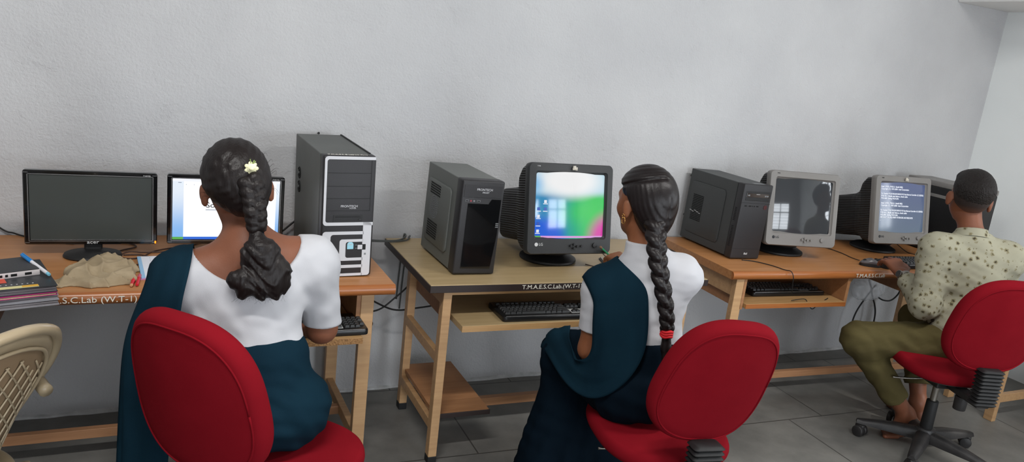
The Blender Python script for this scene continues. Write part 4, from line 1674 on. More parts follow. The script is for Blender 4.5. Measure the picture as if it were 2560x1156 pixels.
cable('grey cable bundle reaching from the tall tower over to the beige desk', [(.70, -.06, .79), (.80, -.10, .762), (.86, -.125, .758), (.95, -.13, .757), (1.00, -.10, .757), (1.03, -.05, .757), (1.03, -.02, .73), (1.02, -.02, .45)], .004, 'cable_grey')
cable('second grey cable between the tall tower and the beige desk', [(.72, -.08, .775), (.82, -.13, .76), (.92, -.14, .757), (1.01, -.12, .757), (1.05, -.05, .757), (1.05, -.015, .70), (1.04, -.015, .40)], .0035, 'cable_grey')
cable('black cable sagging low between the left desk and the beige desk', [(.72, -.15, .57), (.82, -.15, .53), (.889, -.15, .484), (.973, -.15, .447), (1.06, -.15, .449), (1.204, -.15, .472), (1.32, -.12, .53), (1.4, -.1, .60)], .004)
cable('black cable rising behind the leg of the beige desk', [(.76, -.12, .43), (.90, -.12, .435), (.98, -.12, .49), (1.05, -.12, .56), (1.10, -.10, .63), (1.14, -.06, .70), (1.16, -.03, .735)], .004)
cable('short black cable loop beside the front leg of the left desk', [(.77, -.3, .47), (.80, -.3, .47), (.835, -.3, .45), (.82, -.3, .42), (.79, -.3, .405), (.76, -.3, .41)], .004)
cable('thin brown keyboard cable curling on the left tray', [(.60, -.58, .5815), (.654, -.54, .5815), (.70, -.59, .5815), (.698, -.66, .5815), (.671, -.703, .5815), (.64, -.712, .5815), (.61, -.70, .585)], .0022, 'cable_brown')
cable('thin brown cable hanging from the black monitor onto the beige desk', [(1.76, -.42, .84), (1.80, -.44, .80), (1.835, -.47, .762), (1.80, -.53, .7535), (1.74, -.545, .7535), (1.70, -.50, .7535)], .0022, 'cable_brown')
cable('thin cable crossing the right desk and dropping over its front edge', [(2.60, -.47, z), (2.658, -.501, z), (2.70, -.57, z), (2.715, -.64, z), (2.722, -.672, .756), (2.727, -.688, .735), (2.735, -.685, .70), (2.76, -.67, .64)], .0022)
cable('thin cable hanging from the tray under the dark silver monitor', [(2.79, -.648, .60), (2.871, -.650, .605), (2.90, -.652, .58), (2.935, -.652, .552), (2.97, -.652, .575), (3.04, -.64, .60)], .0022)
cable('thin mouse cable running across the right desk to the grey mouse', [(3.06, -.14, z), (3.20, -.18, z), (3.36, -.26, z), (3.382, -.36, z), (3.36, -.46, z), (3.345, -.525, z + .004)], .0022)
cable('thin dark cable from the start-up screen down to its keyboard', [(3.86, -.33, .79), (3.90, -.38, z), (3.92, -.44, z), (3.90, -.52, z + .004)], .0022)
cable('black cable hanging in a pair of loops below the plastic bag, left strand', [(3.97, -.10, .60), (3.985, -.11, .50), (4.01, -.12, .44), (3.98, -.12, .39), (3.93, -.12, .31), (3.91, -.12, .235), (3.91, -.12, .12)], .005)
cable('black cable hanging below the plastic bag, right strand', [(4.03, -.13, .47), (4.005, -.13, .44), (4.02, -.13, .40), (4.06, -.13, .34), (4.085, -.13, .27), (4.09, -.13, .15)], .005)
cable('black cable swinging from the plastic bag up to the desk frame', [(4.09, -.12, .385), (4.14, -.12, .365), (4.204, -.12, .36), (4.25, -.12, .385), (4.275, -.12, .43), (4.28, -.12, .55)], .005)
cable('thin cable under the beige tray beside the plaited girl', [(1.42, -.60, .578), (1.48, -.62, .575), (1.56, -.64, .555), (1.62, -.62, .56), (1.70, -.58, .579)], .0025)
bag = Field((3.80, -.22, .34), (4.16, -.02, .56), .006)
bag.ell((3.985, -.12, .445), (.135, .055, .075), None, 0)
bag.push(folds(5, .05, .007, [(1, 0, .3), (.3, 0, 1), (1, 0, -1)]))
tag(obj('plastic_bag', bag.mesh('plastic_bag'), mat('clear_polythene', (225, 228, 232), 0.12, spec=.7, alpha=.38)), 'clear plastic bag holding cable ends under the right desk', 'bag')
# ================================================================== people
def skin_mat(name, rgb, rgb2):
    m = mat(name, rgb, 0.48, spec=0.35, var=(12, rgb2, .1), bump=(260, .06, 3))
    b = m.node_tree.nodes['Principled BSDF']
    b.inputs['Subsurface Weight'].default_value = 0.08
    b.inputs['Subsurface Radius'].default_value = (0.012, 0.005, 0.003)
    b.inputs['Subsurface Scale'].default_value = 0.4
    return m


MAT['skin_a'] = skin_mat('warm_brown_skin', (130, 83, 62), (119, 74, 54))
MAT['skin_b'] = skin_mat('brown_skin', (136, 86, 58), (124, 76, 50))
MAT['skin_c'] = skin_mat('deep_brown_skin', (128, 80, 58), (112, 68, 48))


def hair_mat(name, rgb, stretch, rough=0.32, strength=.9, scale=60):
    m = mat(name, rgb, rough, spec=0.35, bump=(scale, strength, 4), stretch=stretch)
    m.node_tree.nodes['Principled BSDF'].inputs['Anisotropic'].default_value = 0.5
    return m


MAT['hair_wavy'] = hair_mat('wavy_black_hair', (24, 18, 17), (3.2, 3.2, 0.5), .45, .20, 60)
MAT['hair_sleek'] = hair_mat('sleek_black_hair', (24, 18, 18), (6, 6, 0.3), .38, .10, 90)
MAT['hair_short'] = hair_mat('short_dark_hair', (26, 20, 18), (3, 3, 1.5), .55, 1.0, 90)
MAT['blouse'] = mat('white_cotton', (187, 187, 191), 0.8, spec=0.2, bump=(500, .08, 2), sheen=.1)
MAT['teal'] = mat('dark_teal_cotton', (18, 42, 54), 0.85, spec=0.05, var=(7, (15, 36, 48), .2), bump=(600, .12, 2))
MAT['navy'] = mat('dark_navy_cotton', (11, 23, 33), 0.85, spec=0.05, var=(6, (8, 18, 27), .2), bump=(600, .12, 2))
MAT['olive'] = mat('olive_trouser_cloth', (84, 76, 47), 0.85, spec=0.12, var=(5, (75, 67, 42), .2), bump=(500, .15, 2))
MAT['eye_white'] = mat('eye_white', (225, 220, 212), 0.2)
MAT['iris'] = mat('dark_iris', (20, 13, 10), 0.1)
MAT['gold'] = mat('gold_jewellery', (212, 160, 90), 0.25, 1.0)
MAT['lips'] = mat('lip_skin', (118, 62, 54), 0.4)


def axes(h, p=0.0, r=0.0):
    """right, forward, up for heading h (deg clockwise from +y), pitch p (up positive), roll r (towards right positive)"""
    h, p, r = map(math.radians, (h, p, r))
    f = np.array([math.sin(h) * math.cos(p), math.cos(h) * math.cos(p), math.sin(p)])
    r0 = np.array([math.cos(h), -math.sin(h), 0.0])
    u0 = np.cross(r0, f)
    R = r0 * math.cos(r) - u0 * math.sin(r)
    U = u0 * math.cos(r) + r0 * math.sin(r)
    return R, f, U


def head_prims(C, A, s=1.0):
    r, f, u = A
    C = np.array(C, float)
    RM = np.stack([r, f, u], 1)
    q = [('ell', C + u * .022 - f * .012, (.072, .091, .090), RM, .0),
         ('ell', C - u * .030 + f * .028, (.060, .058, .074), RM, .035),
         ('cap', C - u * .085 + f * .066, C - u * .078 + f * .060, .022, .022, .03),
         ('cap', C + f * .086 + u * .012, C + f * .101 - u * .024, .008, .0125, .014),
         ('ell', C + f * .086 - u * .031, (.017, .012, .008), RM, .008),
         ('cap', C + f * .074 + u * .026 - r * .030, C + f * .074 + u * .026 + r * .030, .010, .010, .022),
         ('ell', C + f * .083 - u * .055, (.022, .011, .0085), RM, .008),
         ('ell', C + f * .055 - u * .022 + r * .042, (.014, .014, .016), RM, .025),
         ('ell', C + f * .055 - u * .022 - r * .042, (.014, .014, .016), RM, .025)]
    for sg in (-1, 1):
        a = math.radians(38) * sg
        ro = r * math.cos(a) + f * math.sin(-a)
        fo = np.cross(u, ro)
        RE = np.stack([ro, fo, u], 1)
        E_ = C + r * sg * .081 - f * .008 - u * .012
        q.append(('ell', E_, (.0075, .017, .027), RE, .008))
        q.append(('ell', E_ - u * .023 + f * .004, (.0075, .010, .012), RE, .006))
    if s != 1.0:
        q = [(p[0], C + (p[1] - C) * s, *((C + (p[2] - C) * s, p[3] * s, p[4] * s) if p[0] == 'cap' else (tuple(x * s for x in p[2]), p[3])), p[-1]) for p in q]
    return q


def eyes(root, C, A, origin, s=1.0):
    r, f, u = A
    C = np.array(C)
    for sg in (-1, 1):
        P_ = C + (f * .0655 + r * sg * .031 + u * .008) * s - np.array(origin)
        e = obj('eye', MB().ball(tuple(P_), .0125).bm, MAT['eye_white'], root, smooth=True)
        obj('iris', MB().ball(tuple(P_ + f * .0070), .0064).bm, MAT['iris'], e, smooth=True)
    M_ = C + (f * .0905 - u * .055) * s - np.array(origin)
    RM = Matrix([list(x) for x in np.stack([r, f, u], 1)])
    obj('lips', MB().ball(tuple(M_), (.019, .005, .007), RM).bm, MAT['lips'], root, smooth=True)


def rot(v, axis, deg):
    a = math.radians(deg)
    axis = axis / np.linalg.norm(axis)
    return v * math.cos(a) + np.cross(axis, v) * math.sin(a) + axis * (axis @ v) * (1 - math.cos(a))


def hand_prims(W, d, n, thumb, s=1.0, curl=(14, 22, 16), spread=6, k=.006):
    """W wrist, d hand direction, n back-of-hand normal, thumb=+1/-1 side along l = d x n"""
    W, d, n = (np.array(x, float) for x in (W, d, n))
    d /= np.linalg.norm(d)
    n = n - d * (n @ d)
    n /= np.linalg.norm(n)
    l = np.cross(d, n) * thumb
    q = []
    offs = (.030, .010, -.010, -.029)
    lens = (.070, .078, .071, .056)
    for i, (o, L) in enumerate(zip(offs, lens)):
        kn = W + d * (.086 - .004 * abs(i - 1)) * s + l * o * s * .92
        q.append(('cap', W + d * .012 * s + l * o * .55 * s, kn, .0145 * s, .0108 * s, .012))
        dd = rot(d, n, (-1 if thumb > 0 else 1) * -spread * (1.2 - i) * thumb * (1 if thumb > 0 else -1))
        dd = d + l * (1.3 - i) * .10
        dd /= np.linalg.norm(dd)
        ax = np.cross(dd, n)
        p = kn
        for sgm, (fr, rr) in enumerate(((.45, .0092), (.30, .0082), (.25, .0074))):
            dd = rot(dd, ax, -curl[sgm])
            e = p + dd * L * fr * s
            q.append(('cap', p, e, rr * s, (rr - .0008) * s, k))
            p = e
    b = W + d * .022 * s + l * .022 * s
    t1_ = d * .62 + l * .66 - n * .35
    t1_ /= np.linalg.norm(t1_)
    m1 = b + t1_ * .042 * s
    t2_ = d * .88 + l * .30 - n * .30
    t2_ /= np.linalg.norm(t2_)
    m2 = m1 + t2_ * .032 * s
    t3_ = d * .97 + l * .05 - n * .25
    t3_ /= np.linalg.norm(t3_)
    q += [('cap', b, m1, .0145 * s, .0108 * s, .010), ('cap', m1, m2, .0102 * s, .0092 * s, k), ('cap', m2, m2 + t3_ * .026 * s, .0092 * s, .0078 * s, k)]
    return q


def foot_prims(An, heel, toe):
    An, heel, toe = (np.array(x, float) for x in (An, heel, toe))
    d = toe - heel
    L = np.linalg.norm(d)
    d = d / L
    l = np.cross(d, (0, 0, 1))
    l /= np.linalg.norm(l)
    q = [('cap', An, heel + (0, 0, .01), .031, .028, .03), ('cap', heel + d * .01, heel + d * L * .62, .029, .030, .03), ('cap', An, heel + d * L * .6 + (0, 0, .006), .030, .024, .03)]
    for i in range(5):
        o = (i - 2) * .0165
        a = heel + d * L * .66 + l * o
        b = heel + d * (L * (.99 - .045 * i)) + l * o * 1.1
        a[2] = b[2] = .0125
        q.append(('cap', a, b, .0135, .0105 if i else .0125, .008))
    return q


def plane(n, c, sign=1.0):
    n = np.array(n, float)
    n /= np.linalg.norm(n)
    k0 = float(n @ np.array(c, float))
    return lambda X, Y, Z: sign * (X * n[0] + Y * n[1] + Z * n[2] - k0)


def build(name, prims, h, m, parent, origin, off=0.0, clips=(), pushes=(), smooth=1, pad=.03):
    lo, hi = bounds(prims, pad + off)
    F = Field(lo, hi, h).add(prims, off)
    for p_ in pushes:
        F.push(p_)
    for c in clips:
        F.clip(c)
    return obj(name, F.mesh(name, smooth, origin), m, parent)


def strands(name, seeds, m, parent, origin, r=.0009):
    """a few stray hairs as fine tapered tubes"""
    mb = MB()
    for pts in seeds:
        mb.tube([Vector(p) - Vector(origin) for p in pts], lambda t: r * (1 - .7 * t), 4, smooth=4)
    return obj(name, mb.bm, m, parent, smooth=True, kind='stuff')


V3 = lambda *a: np.array(a, float)
UP = V3(0, 0, 1)

# ---------------------------------------------------------------- girl with flower (left)
O1 = (0.26, -1.2, 0.0)
g1 = thing('person', 'seated girl in white blouse and teal half-sari, cream flower in her wavy hair', 'person', O1)
LS, RS = V3(.062, -1.125, .926), V3(.428, -1.105, .965)
RE, RW = V3(.468, -1.045, .735), V3(.485, -.835, .642)
LE, LW = V3(-.012, -1.085, .735), V3(.18, -.90, .645)
A = axes(4)
RM = np.stack(A, 1)
HC = V3(.210, -1.085, 1.175)
HA = axes(5, -8, -7)
torso = [('ell', V3(.282, -1.185, .575), (.175, .135, .115), RM, .0),
         ('ell', V3(.265, -1.165, .70), (.128, .098, .12), RM, .06),
         ('ell', V3(.235, -1.14, .86), (.148, .100, .15), RM, .06),
         ('cap', LS + V3(.035, 0, -.015), RS + V3(-.035, 0, -.015), .062, .062, .06),
         ('ell', V3(.165, -1.055, .865), (.055, .05, .055), RM, .04), ('ell', V3(.305, -1.045, .87), (.055, .05, .055), RM, .04)]
arms_u = [('cap', LS, LE + (LS - LE) * .06, .053, .041, .05), ('cap', RS, RE + (RS - RE) * .06, .054, .042, .05)]
neck = [('cap', V3(.243, -1.135, 1.00), V3(.224, -1.098, 1.09), .055, .046, .03), ('cap', V3(.24, -1.135, 1.015), LS + V3(.03, 0, .015), .045, .045, .06), ('cap', V3(.24, -1.135, 1.015), RS + V3(-.03, 0, .015), .045, .045, .06)]
fore = [('cap', LE, LW, .041, .026, .03), ('cap', RE, RW, .042, .027, .03)]
legs = [('cap', V3(.205, -1.16, .535), V3(.185, -.81, .465), .092, .062, .04), ('cap', V3(.355, -1.16, .535), V3(.385, -.81, .465), .092, .062, .04),
        ('cap', V3(.185, -.81, .465), V3(.19, -.86, .09), .058, .036, .03), ('cap', V3(.385, -.81, .465), V3(.38, -.86, .09), .058, .036, .03)]
feet = foot_prims(V3(.19, -.86, .085), V3(.19, -.885, .03), V3(.185, -.68, .015)) + foot_prims(V3(.38, -.86, .085), V3(.38, -.885, .03), V3(.39, -.68, .015))
hands = hand_prims(RW, (.0, 1, -.12), (0, .1, 1), -1, .92, (22, 26, 18)) + hand_prims(LW, (.25, 1, -.12), (0, .1, 1), 1, .92, (22, 26, 18))
body = torso + arms_u + neck + fore + legs + feet + hands + head_prims(HC, HA, 1.03)
build('body', body, .005, MAT['skin_a'], g1, O1)
eyes(g1, HC, HA, O1, 1.03)
# blouse: follows torso and upper arms; deep rounded neckline, sleeves end above the elbow
bl = torso[1:] + [('cap', LS, LE, .053, .043, .05), ('cap', RS, RE + V3(.004, 0, -.004), .055, .046, .05), ('cap', V3(.24, -1.135, .995), LS + V3(.03, 0, .012), .045, .045, .06), ('cap', V3(.24, -1.135, .995), RS + V3(-.03, 0, .012), .045, .045, .06)]


def scoop1(X, Y, Z):
    q = np.sqrt(((X - .233) / .150) ** 2 + ((Z - 1.075) / .132) ** 2)
    return (1 - q) * .13 + 0 * Y


def cut_by_arm(S_, E_, t, r=.11):
    """remove sleeve beyond fraction t of shoulder->elbow, only near that arm"""
    S_, E_ = np.array(S_), np.array(E_)
    d = E_ - S_
    L = np.linalg.norm(d)
    d = d / L

    def fn(X, Y, Z):
        a = (X - S_[0]) * d[0] + (Y - S_[1]) * d[1] + (Z - S_[2]) * d[2] - t * L
        px, py, pz = X - E_[0], Y - E_[1], Z - E_[2]
        return np.minimum(a, r - np.sqrt(px * px + py * py + pz * pz))
    return fn


wr1 = folds(11, .085, .0030, [(.5, .3, 1), (-.6, .3, 1), (.2, 0, 1)], 6)
wr1b = folds(12, .034, .0007, [(.7, .3, 1), (-.4, .3, 1)], 4)
build('blouse', bl, .0045, MAT['blouse'], g1, O1, .0075, [scoop1, lambda X, Y, Z: .755 + .02 * (X - .25) - Z + 0 * Y, cut_by_arm(RS, RE, .93, .10), cut_by_arm(LS, LE, .90, .10)],
      [wr1, wr1b], 1)
# wrapped skirt of the sari: hips, lap and a fall to the floor
sk = [('ell', V3(.282, -1.185, .575), (.178, .138, .118), RM, .0), ('ell', V3(.262, -1.165, .71), (.132, .104, .10), RM, .06)] + \
     [('cap', V3(.20, -1.15, .53), V3(.185, -.84, .46), .098, .066, .05), ('cap', V3(.36, -1.15, .53), V3(.385, -.84, .46), .098, .066, .05), ('cap', V3(.20, -.84, .46), V3(.37, -.84, .46), .060, .060, .05),
      ('fru', V3(.285, -.84, .03), (.22, .115), V3(.285, -.86, .45), (.155, .075), .06)]


def pleats(cx, cy, n, amp, z0, z1):
    def fn(X, Y, Z):
        a = np.arctan2(Y - cy, X - cx)
        w_ = np.clip((z1 - Z) / (z1 - z0), 0, 1)
        return amp * w_ * np.sin(a * n + 2 * np.sin(a * 3))
    return fn


dg1 = folds(13, .060, .0042, [(.9, .4, .7), (.7, .4, .9)], 5)
build('skirt', sk, .005, MAT['teal'], g1, O1, .010, [lambda X, Y, Z: Z - (.785 + .02 * (X - .25)) + 0 * Y],
      [lambda X, Y, Z: dg1(X, Y, Z) * np.clip((.76 - Z) / .08, 0, 1) - .007 * np.clip((Z - .68) / .06, 0, 1), pleats(.285, -.84, 17, .012, .05, .45)], 1)
# loose end of the half-sari over her left shoulder, hanging behind her arm to the floor
rip = lambda u, v: (.0036 * np.sin(u * 15 + 2.0 * np.sin(v * 4)) + .0015 * np.sin(u * 31 + v * 5)) * np.clip(v * 1.4, .15, 1)
sheet('shoulder_drape', [
    [(.02, -1.005, .79), (.065, -1.00, .81), (.125, -.995, .83)],
    [(.002, -1.035, .935), (.055, -1.035, .975), (.112, -1.045, .985)],
    [(.000, -1.105, .970), (.050, -1.125, 1.015), (.102, -1.135, 1.030)],
    [(-.010, -1.16, .935), (.032, -1.205, .965), (.094, -1.215, .995)],
    [(-.034, -1.17, .87), (.005, -1.225, .885), (.074, -1.250, .925)],
    [(-.058, -1.175, .80), (-.02, -1.225, .80), (.066, -1.262, .85)],
    [(-.068, -1.180, .715), (-.03, -1.225, .70), (.066, -1.262, .74)],
    [(-.072, -1.185, .60), (-.03, -1.225, .58), (.055, -1.245, .60)],
    [(-.078, -1.190, .40), (-.035, -1.22, .38), (.04, -1.225, .38)],
    [(-.080, -1.185, .20), (-.04, -1.215, .19), (.035, -1.215, .19)],
    [(-.080, -1.175, .03), (-.04, -1.205, .03), (.03, -1.205, .03)]], MAT['teal'], g1, O1, .004, 6, rip, (bl + sk[:4], .016))
# hair: full cap gathered into a loose plait, tie, then a curled tail
hA = axes(-4, 0, -6)
HR = np.stack(hA, 1)
cap_ = [('ell', HC + V3(-.001, -.012, .022), (.087, .096, .099), HR, 0), ('ell', HC + V3(.006, -.045, -.012), (.080, .068, .078), HR, .03),
        ('ell', HC + V3(.024, -.075, -.045), (.050, .05, .055), HR, .03)]


def hair_cap(name, C, A_, s, xs, ys, thick, extra, m, parent, origin, noise, h=.004, soft=.045):
    """hair that thins to nothing at the hairline: xs (forward) -> ys (height of the hairline), head axes"""
    r, f, u = A_
    q = head_prims(C, A_, s)[:1]
    lo, hi = bounds(q + extra, .04)
    F = Field(lo, hi, h).add(q)
    X, Y, Z = F.grid()
    b = (X - C[0]) * f[0] + (Y - C[1]) * f[1] + (Z - C[2]) * f[2]
    c = (X - C[0]) * u[0] + (Y - C[1]) * u[1] + (Z - C[2]) * u[2]
    cb = np.interp(b, np.array(xs) * s, np.array(ys) * s)
    F.F = F.F - thick * np.clip((c - cb) / soft, -.9, 1).astype(np.float32)
    F.add(extra)
    F.push(noise)
    return obj(name, F.mesh(name, 1, origin), m, parent)


cap1 = [('ell', HC + V3(.006, -.050, .008), (.072, .060, .062), np.stack(HA, 1), .03), ('ell', HC + V3(.022, -.078, -.022), (.046, .044, .044), np.stack(HA, 1), .03)]
H1 = hair_cap('hair', HC, HA, 1.03, (-.09, -.05, -.025, .0, .03, .055, .085), (-.050, -.038, -.005, .018, .03, .055, .095), .0155, cap1, MAT['hair_wavy'], g1, O1,
         folds(21, .026, .0018, [(.8, .2, .4), (-.5, .2, .8), (.9, 0, -.3)], 6))
def back_y(o, origin, x, z, default):
    """y of the rear surface of a mesh at (x, z), seen from behind"""
    ok, p, *_ = o.ray_cast(Vector((x - origin[0], -3 - origin[1], z - origin[2])), Vector((0, 1, 0)))
    return p.y + origin[1] if ok else default


bpy.context.view_layer.update()
bp_ = catmull([Vector((x, back_y(H1, O1, x, z, -1.2) + d_, z)) for x, z, d_ in ((.230, 1.214, .012), (.235, 1.194, .004), (.240, 1.168, -.002))] + [Vector(p) for p in ((.243, -1.222, 1.14), (.246, -1.226, 1.115), (.2475, -1.228, 1.095))], 12)


def plait(P_, turns, amp, depth, rad, n3=3, h=.0035, k=.004):
    N_ = len(P_)
    prims = []
    for s_ in range(n3):
        pts = []
        for i, p in enumerate(P_):
            t = i / (N_ - 1)
            tg = (P_[min(i + 1, N_ - 1)] - P_[max(i - 1, 0)]).normalized()
            side = tg.cross(Vector((0, 1, 0.0)) if abs(tg.y) < .9 else Vector((0, 0, 1))).normalized()
            nor = side.cross(tg)
            ph = 2 * PI * (t * turns + s_ / n3)
            sc_ = rad(t) / rad(0)
            pts.append((p + side * amp * sc_ * math.sin(ph) + nor * depth * sc_ * math.sin(2 * ph), rad(t)))
        for (a, ra), (b, rb) in zip(pts, pts[1:]):
            prims.append(('cap', np.array(a[:]), np.array(b[:]), ra, rb, k))
    return prims


pl = plait(bp_, 1.9, .0185, .010, lambda t: .0165 - .005 * t)
build('plait', pl, .0035, MAT['hair_wavy'], g1, O1, 0, (), [folds(23, .012, .0010, [(.5, 0, 1), (1, 0, .4)], 4)], 1, .02)
obj('hair_tie', MB().lathe([(0, 0), (.016, 0), (.019, .006), (.016, .010), (.019, .016), (.016, .021), (.018, .026), (.014, .031), (0, .031)], 20, Matrix.Translation((.2475 - O1[0], -1.228 - O1[1], 1.068)), sy=.85).bm, MAT['navy'], g1, smooth=True)
tail = [('cap', V3(.2475, -1.230, 1.080), V3(.254, -1.240, 1.05), .017, .036, .02), ('ell', V3(.258, -1.246, 1.025), (.052, .034, .045), None, .02), ('ell', V3(.285, -1.256, .985), (.050, .034, .048), None, .02),
        ('ell', V3(.236, -1.258, .965), (.060, .034, .036), None, .012), ('ell', V3(.286, -1.258, .958), (.046, .032, .036), None, .015), ('cap', V3(.222, -1.264, .955), V3(.214, -1.268, .928), .022, .010, .02), ('cap', V3(.292, -1.264, .945), V3(.298, -1.268, .926), .02, .009, .02), ('cap', V3(.258, -1.264, .945), V3(.258, -1.268, .926), .022, .012, .02)]


def swirl(X, Y, Z):
    """long curling locks"""
    q = (Z - .97) * 60 + 26 * (X - .25) + 1.6 * np.sin((X - .25) * 55 + (Z - .97) * 22)
    return .0020 * np.sin(q * 2.2) + .0012 * np.sin(q * 5.1 + 1)


build('hair_tail', tail, .0035, MAT['hair_wavy'], g1, O1, 0, (), [swirl, folds(24, .018, .0016, [(1, 0, .3), (.6, 0, -.8)], 4)], 1, .02)
rg = random.Random(3)
sd = []
for i in range(46):
    x = .20 + rg.random() * .11
    a = V3(x, -1.275, .950 + rg.random() * .01)
    sd.append([a, a + V3((rg.random() - .5) * .02, -.004, -.015), a + V3((rg.random() - .5) * .05, -.004, -.03 - rg.random() * .016)])
for i in range(18):
    an = rg.uniform(-1.0, 1.0) + (PI if rg.random() < .55 else 0)
    b = HC + V3(math.cos(an) * .088, -.02, .02 + math.sin(an) * .085)
    o_ = V3(math.cos(an), 0, math.sin(an))
    sd.append([b, b + o_ * .012 + V3(0, 0, .006), b + o_ * (.012 + rg.random() * .014) + V3(0, 0, -.012 + rg.random() * .02)])
strands('stray_hair', sd, MAT['hair_wavy'], g1, O1, .00045)
# ear studs
for sg in (-1, 1):
    E_ = HC + HA[0] * sg * .084 - HA[2] * .038 - HA[1] * .004 - V3(*O1)
    obj('ear_stud', MB().ball(tuple(E_), .004).bm, MAT['gold'], g1, smooth=True)
# cream flower
fl = MB()
fc = V3(.233, back_y(H1, O1, .233, 1.246, -1.2) - .006, 1.246) - V3(*O1)
for ring_, (n_, rr_, tilt_) in enumerate(((7, .011, .25), (6, .007, .6), (4, .004, .9))):
    for k in range(n_):
        a = 2 * PI * k / n_ + ring_ * .4
        R3 = Matrix.Rotation(-a, 3, 'Y') @ Matrix.Rotation(tilt_, 3, 'Z')
        fl.ball((fc[0] + rr_ * math.cos(a), fc[1] - .003 * ring_ - .002, fc[2] + rr_ * math.sin(a)), (.0075, .0022, .0055), R3, u=12, v=8)
f_ = obj('flower', fl.bm, mat('cream_petals', (236, 232, 190), .6), g1, smooth=True, label='small cream flower in the hair')
sp = MB()
for dx, dz in ((-.004, .024), (.006, .022), (.010, .019)):
    sp.tube([(fc[0], fc[1], fc[2] + .008), (fc[0] + dx * .6, fc[1] - .004, fc[2] + .016), (fc[0] + dx, fc[1] - .004, fc[2] + dz)], .0012, 6)
obj('flower_stalk', sp.bm, mat('green_stalk', (140, 160, 90), .6), f_, smooth=True)

# ---------------------------------------------------------------- girl with the long plait (middle)
O2 = (1.50, -1.28, 0.0)
g2 = thing('person', 'seated girl in white high-collar blouse, long black plait with a red tie', 'person', O2)
A = axes(20)
RM = np.stack(A, 1)
r_, f_2, u_2 = A
LS, RS = V3(1.356, -1.165, .872), V3(1.598, -1.275, .950)
LE, LW = V3(1.362, -1.150, .652), V3(1.50, -.955, .63)
RE, RW = V3(1.690, -.995, .770), V3(1.728, -.735, .836)
HC = V3(1.455, -1.195, 1.180)
HA = axes(-10, -6, 0)
torso = [('ell', V3(1.515, -1.275, .575), (.165, .135, .115), RM, .0), ('ell', V3(1.50, -1.265, .70), (.112, .090, .12), RM, .06), ('ell', V3(1.485, -1.235, .845), (.132, .094, .145), RM, .06),
         ('cap', LS + r_ * .03 - UP * .01, RS - r_ * .03 - UP * .01, .056, .056, .06),
         ('ell', V3(1.455, -1.135, .845), (.05, .045, .05), RM, .04), ('ell', V3(1.565, -1.165, .85), (.05, .045, .05), RM, .04)]
neck = [('cap', V3(1.47, -1.225, .975), V3(1.455, -1.20, 1.10), .050, .044, .03), ('cap', V3(1.475, -1.225, .962), LS + r_ * .02 + UP * .01, .042, .042, .06), ('cap', V3(1.475, -1.225, .975), RS - r_ * .02 + UP * .01, .042, .042, .06)]
arms_u = [('cap', LS, LE + (LS - LE) * .05, .049, .040, .05), ('cap', RS, RE + (RS - RE) * .05, .050, .041, .05)]
fore = [('cap', LE, LW, .039, .026, .03), ('cap', RE, RW, .040, .026, .03)]
K1, K2 = V3(1.425, -.885, .535), V3(1.62, -.86, .535)
legs = [('cap', V3(1.45, -1.24, .535), K1, .088, .060, .04), ('cap', V3(1.59, -1.26, .535), K2, .088, .060, .04), ('cap', K1, V3(1.43, -.88, .09), .057, .035, .03), ('cap', K2, V3(1.61, -.86, .09), .057, .035, .03)]
feet = foot_prims(V3(1.43, -.88, .085), V3(1.43, -.905, .03), V3(1.44, -.70, .015)) + foot_prims(V3(1.61, -.86, .085), V3(1.61, -.885, .03), V3(1.62, -.68, .015))
hands = hand_prims(RW, (.06, 1, .05), (-.35, .0, .93), -1, .95, (30, 36, 26)) + hand_prims(LW, (.4, 1, -.25), (0, .2, 1), 1, .92, (16, 22, 16))
body = torso + arms_u + neck + fore + legs + feet + hands + head_prims(HC, HA)
build('body', body, .005, MAT['skin_b'], g2, O2)
eyes(g2, HC, HA, O2)
bl = torso[1:] + [('cap', LS, LE, .049, .042, .05), ('cap', RS, RE, .051, .045, .05), neck[0][:1] + (V3(1.47, -1.225, .975), V3(1.462, -1.212, 1.058), .053, .049, .03), neck[1], neck[2]]
wr2 = folds(31, .085, .0026, [(.5, .5, 1), (-.6, .3, 1)], 6)


def collar2(X, Y, Z):
    return Z - (1.052 - .10 * ((X - 1.46) * f_2[0] + (Y + 1.21) * f_2[1])) + 0 * X


build('blouse', bl, .0045, MAT['blouse'], g2, O2, .0075, [collar2, lambda X, Y, Z: .728 - Z + 0 * X * Y, cut_by_arm(LS, LE, 1.0, .10), cut_by_arm(RS, RE, .9, .10)], [wr2, folds(32, .034, .0007, [(.7, .3, 1), (-.4, .3, 1)], 4)], 1)
sk = [('ell', V3(1.515, -1.275, .575), (.168, .138, .118), RM, .0), ('ell', V3(1.50, -1.265, .70), (.116, .095, .085), RM, .05),
      ('cap', V3(1.45, -1.235, .53), K1 + V3(0, .0, -.005), .095, .064, .05), ('cap', V3(1.59, -1.25, .53), K2 + V3(0, 0, -.005), .095, .064, .05), ('cap', K1, K2, .060, .060, .05),
      ('fru', V3(1.50, -.90, .015), (.235, .17), V3(1.525, -.895, .52), (.150, .075), .07)]
build('skirt', sk, .006, MAT['navy'], g2, O2, .010, [lambda X, Y, Z: Z - .748 + 0 * X * Y], [lambda X, Y, Z: folds(33, .09, .004, [(.7, .3, .6), (.2, .9, .4)], 5)(X, Y, Z) * np.clip((.73 - Z) / .08, 0, 1) - .006 * np.clip((Z - .66) / .06, 0, 1), pleats(1.51, -.90, 9, .009, .03, .5)], 1)
